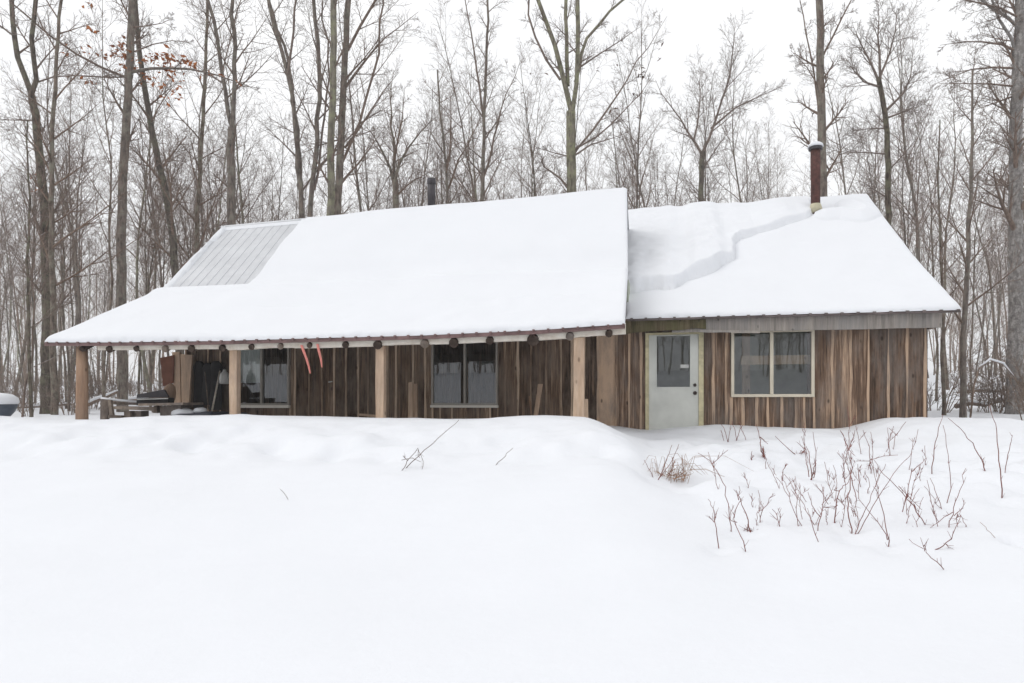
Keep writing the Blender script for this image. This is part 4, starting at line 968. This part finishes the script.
# brushy understorey shrubs, individuals
def shrub_proto(seed, h, ns):
    r2 = random.Random(seed); root = empty('shrub', (0, 0, 0)); mb = MB(); P = dict(PF, up=.02, wob=.09, rmin=.004, n=[6, 5, 3], t0=[.2, .2, .2], len=[.5, .5, .5], ang=[(20, 50)] * 3, rk=[.6, .6, .6], seg=.25)
    for k in range(ns):
        a = r2.uniform(0, 6.28); l_ = r2.uniform(.05, .55); grow(mb, Vector((.12 * math.cos(a), .12 * math.sin(a), -.1)), Vector((l_ * math.cos(a), l_ * math.sin(a), 1)).normalized(), h * r2.uniform(.6, 1.1), .012, 0, r2, 2, P)
    mb.build('stems', M['barkbrush'], root, True); KIDS[root.name] = kids(root); return root
sp_ = [shrub_proto(200 + i, h, n) for i, (h, n) in enumerate([(1.3, 7), (1.9, 6), (0.9, 9), (2.4, 5), (1.5, 8)])]
su = set()
def place_shrub(px, Y, lab, grp_, k=None):
    x = (px - CX) / F * Y
    if in_cabin(x, Y) : return
    k = rr.randrange(5) if k is None else k; loc = (x, Y, Hf(x, Y)); rz = rr.uniform(0, 6.28); sc_ = rr.uniform(.7, 1.2)
    if k not in su: su.add(k); o = sp_[k]; o.location = loc; o.rotation_euler = (0, 0, rz); o.scale = (sc_,) * 3
    else: o = copy_tree(sp_[k], loc, rz, sc_)
    o['label'] = lab; o['group'] = grp_; o['category'] = 'shrub'
for i in range(40): place_shrub(rr.uniform(-20, 235), rr.uniform(18, 36), 'leafless brown shrub in the snow beneath the trees left of the cabin', 'shrubs in the woods left of the cabin')
for i in range(20): place_shrub(rr.uniform(930, 1060), rr.uniform(15, 30), 'leafless brown shrub in the snow beneath the trees right of the cabin', 'shrubs in the woods right of the cabin')
r3 = random.Random(31)
for i, (px, Y, ln, rz, lb) in enumerate([(20, 24, 3.2, .3, 'snow-topped fallen log behind the slate tub at the far left'), (96, 21, 2.2, -.5, 'snow-topped fallen branch between the first porch post and the tall trunk'), (140, 26, 2.6, .5, 'snowy fallen limb slanting behind the bench'), (160, 21, 1.8, -.9, 'short snowy dead limb by the rusty metal sheet'), (985, 19, 2.4, .4, 'snow-topped fallen log right of the cabin near the pale trunk'), (1000, 25, 3.0, -.3, 'farther snow-covered fallen log right of the cabin')]):
    x = (px - CX) / F * Y; z = Hf(x, Y); rt_ = empty('fallen_log', (x, Y, z)); tag(rt_, lb, 'log'); up = r3.uniform(.25, .75)
    P2 = [Vector((x + math.cos(rz) * ln * (f - .5), Y + math.sin(rz) * ln * (f - .5), z + .05 + up * f * (1 if i % 2 else .6) + r3.gauss(0, .03))) for f in (0, .25, .5, .75, 1)]
    mb = MB(); tube(mb, P2, [.07, .065, .055, .045, .03], 8); mb.build('trunk', M['barkbrush'], rt_, True)
    mb = MB(); tube(mb, [p + Vector((0, 0, .055)) for p in P2], [.03, .065, .07, .055, .02], 8); mb.build('snow', M['roofsnow'], rt_, True)
for i in range(6): place_shrub(rr.uniform(932, 1050), rr.uniform(14, 19), 'leafless brown shrub in the snow beneath the trees right of the cabin', 'shrubs in the woods right of the cabin', 2)
# arching snow-laden sapling at right
mb = MB(); root = gp(972, 402, 12); Ya = 15.5
def wy(x, y, Y): return Vector(((x - CX) / F * Y, Y, CZ + (HY - y) / F * Y))
ar = empty('sapling', (wy(970, 415, Ya).x, Ya, Hf(wy(970, 415, Ya).x, Ya))); tag(ar, 'thin sapling arched over with snow on its back, right of the cabin', 'sapling')
P_ = [(970, 420), (974, 385), (979, 368), (990, 360), (1003, 364), (1014, 377), (1018, 385)]
tube(mb, [wy(x, y, Ya + .1 * i) for i, (x, y) in enumerate(P_)], [.022, .02, .018, .015, .012, .009, .006], 6); mb.build('stem', M['barkbrush'], ar, True)
mb = MB(); tube(mb, [wy(x, y - 1, Ya + .1 * i + .2) for i, (x, y) in enumerate(P_[2:6])], [.01, .03, .03, .01], 7); mb.build('snow', M['roofsnow'], ar, True)

# ---- far wood: hundreds of distant trees that read as one mass
def far_wood(name, label, n, xr, yr, seed, thick=1.0, hr=(9, 17), con=0.0, twig=.016):
    r2 = random.Random(seed); mb = MB(); cm = MB()
    for i in range(n):
        x = r2.uniform(*xr); y = r2.uniform(*yr); z = Hf(x, y); h = r2.uniform(*hr); r = r2.uniform(.03, .085) * thick
        if in_cabin(x, y): continue
        if r2.random() < con:
            for k in range(90):
                f = r2.random() ** .8; a = r2.uniform(0, 6.28); rad = (1 - f) * h * .23; c = Vector((x + math.cos(a) * rad * .5, y + math.sin(a) * rad * .5, z + h * (.12 + .88 * f)))
                o = Vector((math.cos(a), math.sin(a), -.35)) * rad * .6; s_ = Vector((-math.sin(a), math.cos(a), 0)) * rad * .45
                cm.add([c - o * .6 - s_ * .4, c + s_, c + o, c - s_], [(0, 1, 2), (0, 2, 3)])
            tube(cm, [(x, y, z - .3), (x, y, z + h)], [r, .02], 5, cap=False); continue
        lean = Vector((r2.gauss(0, .05), r2.gauss(0, .05), 1)).normalized(); top = Vector((x, y, z)) + lean * h
        bs = Vector((x, y, z)); m1 = bs.lerp(top, .3) + Vector((r2.gauss(0, .25), r2.gauss(0, .2), 0)); mid = bs.lerp(top, .6) + Vector((r2.gauss(0, .35), r2.gauss(0, .2), 0))
        tube(mb, [(x, y, z - .3), m1, mid, top], [r, r * .8, r * .45, .012], 5, cap=False)
        top = bs.lerp(top, 1.0)
        for k in range(16):
            f = r2.uniform(.18, .97); p = Vector((x, y, z)).lerp(top, f); a = r2.uniform(0, 6.28); d_ = Vector((math.cos(a), math.sin(a), r2.uniform(.7, 1.8))).normalized(); l_ = h * .22 * (1.25 - f)
            m2 = p + d_ * l_ * .5; e_ = p + d_ * l_ + Vector((0, 0, l_ * .15)); tube(mb, [p, m2, e_], [r * .3, twig, twig * .6], 3, cap=False)
            for j in range(4):
                q = p.lerp(e_, r2.uniform(.25, .95)); dd = (d_ + Vector((r2.gauss(0, .6), r2.gauss(0, .6), r2.uniform(0, .5)))).normalized(); tube(mb, [q, q + dd * l_ * .45], [twig * .75, twig * .5], 3, cap=False)
    if cm.v:
        o = cm.build('far_evergreens', M['needles'], None, False); tag(o, 'dark evergreens across the clearing', None, None, 'stuff')
    o = mb.build(name, M['barkbrush'], None, False); tag(o, label, 'woods', None, 'stuff'); return o
far_wood('far_wood', 'distant leafless woods beyond the nearer trees', 700, (-95, 95), (50, 115), 91, hr=(12, 20), twig=.012)
far_wood('far_wood', 'leafless woods on the near side of the clearing, facing the cabin', 260, (-70, 70), (-75, -36), 92, 1.4, (8, 15), .03, .022)

# ------------------------------------------------------------------ canes, twigs, tufts in the near snow
def cane(label, base, tips, w0=2.0, m_='cane', name='bramble_cane', cat='cane', seed=0, side=4, group=None, w1=.9):
    """base (px,py) on the snow; tips: list of polylines above it, each starting at the base or on a stem"""
    r2 = random.Random(seed + int(base[0] * 7)); g = gp(*base); Y = g.y; k_ = Y / F; mb = MB()
    for poly in tips:
        pts = []; 
        lean = r2.uniform(-.25, .25)
        for (x, y) in poly:
            yy = Y + lean * (base[1] - y) * k_; pts.append(Vector(((x - CX) / F * yy, yy, CZ + (HY - y) / F * yy)))
        if poly[0] == base: pts.insert(0, pts[0] + (pts[0] - pts[1]).normalized() * .06)
        fine = []
        for i in range(len(pts) - 1):
            for j in range(3): fine.append(pts[i].lerp(pts[i + 1], j / 3) + Vector((r2.gauss(0, .005), r2.gauss(0, .006), 0)))
        fine.append(pts[-1]); n = len(fine); ww = w0 if poly[0] == base else w0 * .7
        tube(mb, fine, [max(.0016, (ww * .58 + (w1 * .45 - ww * .58) * i / (n - 1)) * k_ / 2) for i in range(n)], 5, cap=False)
        for j in range(side):
            i = r2.randrange(1, n - 1); d_ = (fine[i + 1] - fine[i]).normalized(); o = Vector((r2.choice((-1, 1)) * r2.uniform(.4, 1), r2.uniform(-.5, .5), r2.uniform(.2, .9)))
            l_ = r2.uniform(.02, .07); tube(mb, [fine[i], fine[i] + (d_ + o).normalized() * l_], [.0018, .001], 4, cap=False)
    return tag(mb.build(name, M[m_], None, True, at=g), label, cat, group)
B = [
 ('short forked cane standing nearest the camera, left of the bramble patch', (718, 550), [[(718, 550), (716, 528), (713, 508), (708, 499)], [(714, 522), (709, 516)], [(715, 518), (717, 511)]], 2.2),
 ('crooked cane leaning left with a small fork, low in the bramble patch', (746, 552), [[(746, 552), (741, 536), (735, 522), (733, 512)], [(735, 522), (729, 519)], [(734, 518), (738, 505), (741, 498)]], 2.1),
 ('tall bent cane whose top arches left in the snow below the door', (731, 533), [[(731, 533), (729, 512), (725, 487), (719, 473), (708, 460), (698, 453)], [(712, 464), (728, 450)], [(730, 515), (734, 505)]], 1.7),
 ('cane ending in a splayed dark stub at its foot', (750, 532), [[(750, 532), (745, 514), (740, 500), (739, 486)], [(750, 531), (744, 529)], [(750, 530), (755, 533)], [(748, 524), (747, 534)], [(740, 500), (736, 490)]], 2.4),
 ('small Y-forked cane in the middle of the bramble patch', (760, 523), [[(760, 523), (762, 508), (758, 490)], [(762, 511), (768, 501), (773, 493)]], 1.7),
 ('curled pair of pale stalks close together in the patch', (780, 527), [[(780, 527), (777, 515), (772, 509)], [(779, 524), (781, 515), (778, 508)], [(778, 520), (774, 517)]], 1.8),
 ('long cane slanting left beneath the left half of the right window', (801, 526), [[(801, 526), (791, 503), (783, 485), (776, 477)]], 1.3),
 ('slim upright stalk crossing the slanting cane', (797.5, 527), [[(797.5, 527), (796.5, 500), (795, 476)], [(796, 490), (792, 478)]], 1.4),
 ('long thin cane sloping steeply left from a low foot', (819, 542), [[(819, 542), (811, 522), (803, 505), (796, 492), (784, 474)]], 1.5),
 ('red-brown cane with a kink halfway, front of the patch', (818, 531), [[(818, 531), (820, 515), (823, 500), (824, 487)], [(820, 517), (812, 505), (808, 492)], [(823, 507), (828, 508)]], 2.0),
 ('knobbly dark red stalk with dried leaves at its waist', (834.5, 524), [[(834.5, 524), (836, 505), (839, 490), (846, 484), (852, 478)], [(837, 505), (834, 510)], [(838, 498), (842, 503)], [(839, 491), (834, 490)]], 2.4),
 ('cane rising straight to a dense leafy knot below the window', (853, 535), [[(853, 535), (848, 517), (848, 497), (852, 475), (851, 455), (848, 446), (840, 430)], [(849, 449), (855, 430)], [(852, 478), (856, 500), (858, 520)]], 2.4),
 ('cane leaning right from the same spot as the tallest knotty one', (854, 535), [[(854, 535), (862, 515), (872, 495), (880, 475)]], 1.7),
 ('long cane leaning right through the crossing stems', (857, 536), [[(857, 536), (868, 515), (882, 490), (900, 466), (912, 452)]], 1.6),
 ('steep cane leaning left in front of the crossing stems', (889, 548), [[(889, 548), (886, 525), (877, 492), (875, 488)], [(888, 540), (878, 522), (858, 498)]], 2.3),
 ('long cane sloping left, rear of the crossing stems', (925, 525), [[(925, 525), (913, 506), (897, 487), (878, 468), (874, 460)], [(898, 486), (922, 510)]], 1.8),
 ('upright cane curving right at the top, rear of the patch', (902, 512), [[(902, 512), (907, 492), (911, 472), (922, 462), (926, 458)], [(911, 474), (915, 468)]], 1.6),
 ('straight dark cane at the right of the patch, tip reaching the wall foot', (931.5, 475), [[(931.5, 475), (934, 450), (939, 428), (943, 414)]], 2.0),
 ('long cane curving gently left, beside the straight dark one', (947, 504), [[(947, 504), (952, 481), (948, 455), (943, 425)]], 1.6),
 ('arched dark cane bowing down from upper left to lower right', (985, 471), [[(985, 471), (982, 460), (972, 443), (960, 429), (948, 418)], [(983, 466), (984, 458)]], 2.2),
 ('tall solitary cane near the right edge of the snow', (1002, 499), [[(1002, 499), (1001, 470), (998, 442), (995, 424), (990, 405)]], 2.4),
 ('thin twig right of the tall solitary cane', (1005, 473), [[(1005, 473), (1008, 455), (1011, 440), (1012, 435)]], 1.4),
 ('cane rising right above a tangle of curled stalks', (949, 528), [[(949, 528), (954, 508), (960, 490), (966, 468)], [(953, 512), (940, 520), (930, 528)], [(957, 518), (961, 515), (965, 525), (967, 529)], [(957, 514), (958, 528)], [(955, 516), (962, 508), (964, 500)]], 1.8),
 ('thin cane sloping left behind the curled tangle', (938, 527), [[(938, 527), (932, 505), (927, 480)], [(937, 522), (930, 500)]], 1.4),
 ('faint fine stalk pair between the tangle and the patch', (941, 509), [[(941, 509), (935, 490), (930, 478)], [(940, 508), (932, 496), (924, 486)]], 1.2),
 ('hooked cane curving up right out of the front snow', (935, 550), [[(935, 550), (948, 543), (955, 530), (961, 515)], [(946, 544), (949, 548)]], 2.2),
 ('lone twig lying slanted on the snow in front of the brambles', (944, 570), [[(944, 570), (932, 558), (924, 550), (909, 539)], [(925, 551), (924, 545)]], 1.9),
 ('cane with a drooping cluster of dried leaves near its top', (871, 475), [[(871, 475), (870, 460), (869, 447), (863, 430)], [(870, 462), (868, 470)], [(870, 460), (874, 470)], [(870, 461), (856, 461)], [(870, 460), (884, 456), (898, 455)]], 1.6),
 ('tuft of four thin stems nearest the door side of the right window', (728, 442), [[(728, 442), (724, 428), (721, 424)], [(724, 441), (721, 430)], [(728, 442), (731, 424)]], 1.2),
 ('pair of thin stems spreading upward below the window corner', (737, 441), [[(737, 441), (735, 432), (732, 421)], [(746, 440), (742, 430), (739, 422)], [(737, 441), (740, 429), (743, 425)]], 1.3),
 ('dark knotted stalk by the wall under the left window half', (763, 458), [[(763, 458), (761, 447), (760, 437), (756, 424)], [(764, 457), (762, 448)], [(760, 437), (768, 444)], [(765, 460), (763, 446)]], 2.6),
 ('tall thin stem with a thick dark foot in the middle of the snow hollow', (812, 480), [[(812, 480), (811, 466), (809, 452), (806, 446)], [(812, 480), (815, 468), (814, 458)], [(809, 477), (807, 462), (805, 448)], [(815, 478), (816, 462), (813, 432)]], 2.2),
 ('low bent stalk drooping onto the snow beneath the window', (796, 455), [[(796, 455), (800, 453), (806, 452), (808, 455)], [(796, 455), (785, 446), (775, 436)], [(803, 453), (805, 448)]], 1.9),
 ('short leafless stub alone left of the snow hollow', (782, 481), [[(782, 481), (784, 470), (787, 463)], [(784, 468), (788, 464)]], 1.9),
 ('tiny seedling standing alone in open snow', (752, 460), [[(752, 460), (752, 451)], [(751, 460), (753, 455)]], 2.0),
]
for i, (lb, base, tips, w0) in enumerate(B): cane(lb, base, tips, w0, seed=i, group='bramble canes in the snow before the right window')
r2 = random.Random(77)
for i in range(44):
    bx = r2.choice((r2.uniform(705, 960), r2.gauss(850, 35))); by = r2.uniform(445, 530); hh = r2.uniform(14, 42); lx = r2.gauss(0, .35) * hh
    cane('fine reddish stem, one of many thin ones scattered through the bramble patch', (bx, by), [[(bx, by), (bx + lx * .35 + r2.gauss(0, 1.2), by - hh * .5), (bx + lx, by - hh)], [(bx + lx * .35, by - hh * .5), (bx + lx * .35 + r2.gauss(0, 5), by - hh * .78)]], 1.1, seed=300 + i, group='fine stems scattered through the bramble patch')
# twigs on the left
cane('long bare stick poking up diagonally from the snow bank', (405, 469), [[(405, 469), (425, 450), (445, 432), (459, 420)]], 1.9, 'twig', 'stick', 'stick', 51, 1)
cane('tangled little twig cluster beside the long diagonal stick', (402, 471), [[(402, 471), (408, 461), (418, 448), (419, 455), (420, 458)], [(402, 460), (412, 458), (421, 462)], [(418, 450), (424, 463)], [(408, 461), (403, 456)], [(423, 463), (423, 472)]], 1.5, 'twig', 'dead_twig', 'twig', 52, 4)
cane('short thin stick slanting out of the bank right of the twig cluster', (496, 465), [[(496, 465), (505, 456), (513, 448)]], 1.6, 'twig', 'stick', 'stick', 53, 0)
cane('tiny faint twig lying in open snow left of centre', (288, 500), [[(288, 500), (283, 492), (280, 489)]], 1.0, 'twig', 'dead_twig', 'twig', 54, 0)
cane('faint thin grass stem lying low near the right edge', (995, 538), [[(995, 538), (988, 530), (980, 522)]], .9, 'drygrass', 'weed', 'weed', 55, 0)
# dry grass tuft
g = gp(671, 481); r2 = random.Random(8); mb = MB()
for k in range(34):
    a = r2.uniform(-2.6, 2.6); l_ = r2.uniform(.18, .5); st = g + Vector((r2.uniform(-.16, .20), r2.uniform(-.12, .12), -.02))
    dx = r2.gauss(.2, .5); hgt = r2.uniform(.10, .30)
    pts = [st, st + Vector((dx * l_ * .35, r2.uniform(-.05, .1), hgt)), st + Vector((dx * l_ * .8, r2.uniform(-.1, .1), hgt * 1.05)), st + Vector((dx * l_ * 1.25, r2.uniform(-.1, .1), hgt * .45))]
    tube(mb, pts, [.0028, .0024, .002, .0012], 4, cap=False)
for k in range(22):
    c = g + Vector((r2.uniform(-.10, .18), r2.uniform(-.06, .06), r2.uniform(.0, .07))); l_ = r2.uniform(.05, .14)
    tube(mb, [c, c + Vector((r2.choice((-1, 1)) * l_, 0, r2.uniform(.0, .10)))], [.005, .002], 4, cap=False)
tag(mb.build('grass_tuft', M['drygrass'], None, False, at=g), 'clump of dry brown grass bent over in the snow below the door', 'grass tuft')
cane('dark stem pair rising from the left of the dry grass clump', (658, 480), [[(658, 480), (663, 468), (668, 457), (672, 445)], [(658, 480), (664, 472), (671, 462), (679, 444)], [(669, 476), (673, 465), (675, 461)], [(655, 480), (651, 472), (644, 460)]], 1.7, 'cane', 'weed', 'weed', 57, 1)
for (px, py, n_, lb) in ((852, 462, 26, 0), (850, 478, 18, 0), (871, 465, 14, 0), (812, 470, 14, 0), (752, 529, 6, 0), (836, 508, 10, 0), (763, 452, 12, 0), (804, 452, 8, 0), (776, 515, 6, 0)): pass
r2 = random.Random(10)
for (px, py, base, n_, sx, sy, lb) in ((852, 462, (852, 533), 34, 5, 16, 'dense knot of shrivelled red leaves on the tallest bramble cane'), (870.5, 464, (871, 475), 16, 3.5, 5, 'small hanging bunch of shrivelled red leaves right of the dense knot'), (813, 468, (812, 481), 18, 2.5, 9, 'upright bunch of dark shrivelled leaves in the snow hollow'), (763, 453, (763, 459), 14, 2.0, 5, 'dark shrivelled leaves on the stalk under the left window half'), (801, 453, (800, 456), 10, 6, 2, 'dark curled leaves lying along the low bent stalk')):
    g = gp(*base); mb = MB()
    for k in range(n_):
        x = px + r2.gauss(0, sx * .5); y = py + r2.gauss(0, sy * .5); yy = g.y + r2.uniform(-.05, .05); c = Vector(((x - CX) / F * yy, yy, CZ + (HY - y) / F * yy)); z = r2.uniform(.012, .030)
        a = Vector((r2.gauss(0, .5), r2.gauss(0, .5), 1)).normalized(); b_ = a.orthogonal().normalized(); c3 = a.cross(b_)
        mb.add([c - a * z, c + b_ * z * .35 + c3 * z * .2, c + a * z, c - b_ * z * .35, c + c3 * z * .1], [(0, 1, 4), (1, 2, 4), (2, 3, 4), (3, 0, 4)])
    tag(mb.build('dried_leaves', M['cane'], None, False, at=g), lb, 'leaves')

# ------------------------------------------------------------------ pale winter air
hz = MB(); x0, x1, y0, y1, z0, z1 = -160, 160, -70, 225, -2.6, 32
hz.add([(x0, y0, z0), (x1, y0, z0), (x1, y1, z0), (x0, y1, z0), (x0, y0, z1), (x1, y0, z1), (x1, y1, z1), (x0, y1, z1)], [(3, 2, 1, 0), (4, 5, 6, 7), (0, 1, 5, 4), (1, 2, 6, 5), (2, 3, 7, 6), (3, 0, 4, 7)])
mh = bpy.data.materials.new('winter_haze'); mh.use_nodes = True; t = mh.node_tree; t.nodes.clear()
o_ = t.nodes.new('ShaderNodeOutputMaterial'); v_ = t.nodes.new('ShaderNodeVolumePrincipled'); v_.inputs['Density'].default_value = 0.0022; v_.inputs['Color'].default_value = (.95, .96, .98, 1)
t.links.new(v_.outputs[0], o_.inputs['Volume'])
USE_HAZE = True
if USE_HAZE: tag(hz.build('haze', mh, None), None, None, None, 'stuff')
print('TREES', cnt, 'OBJ', len(bpy.data.objects))
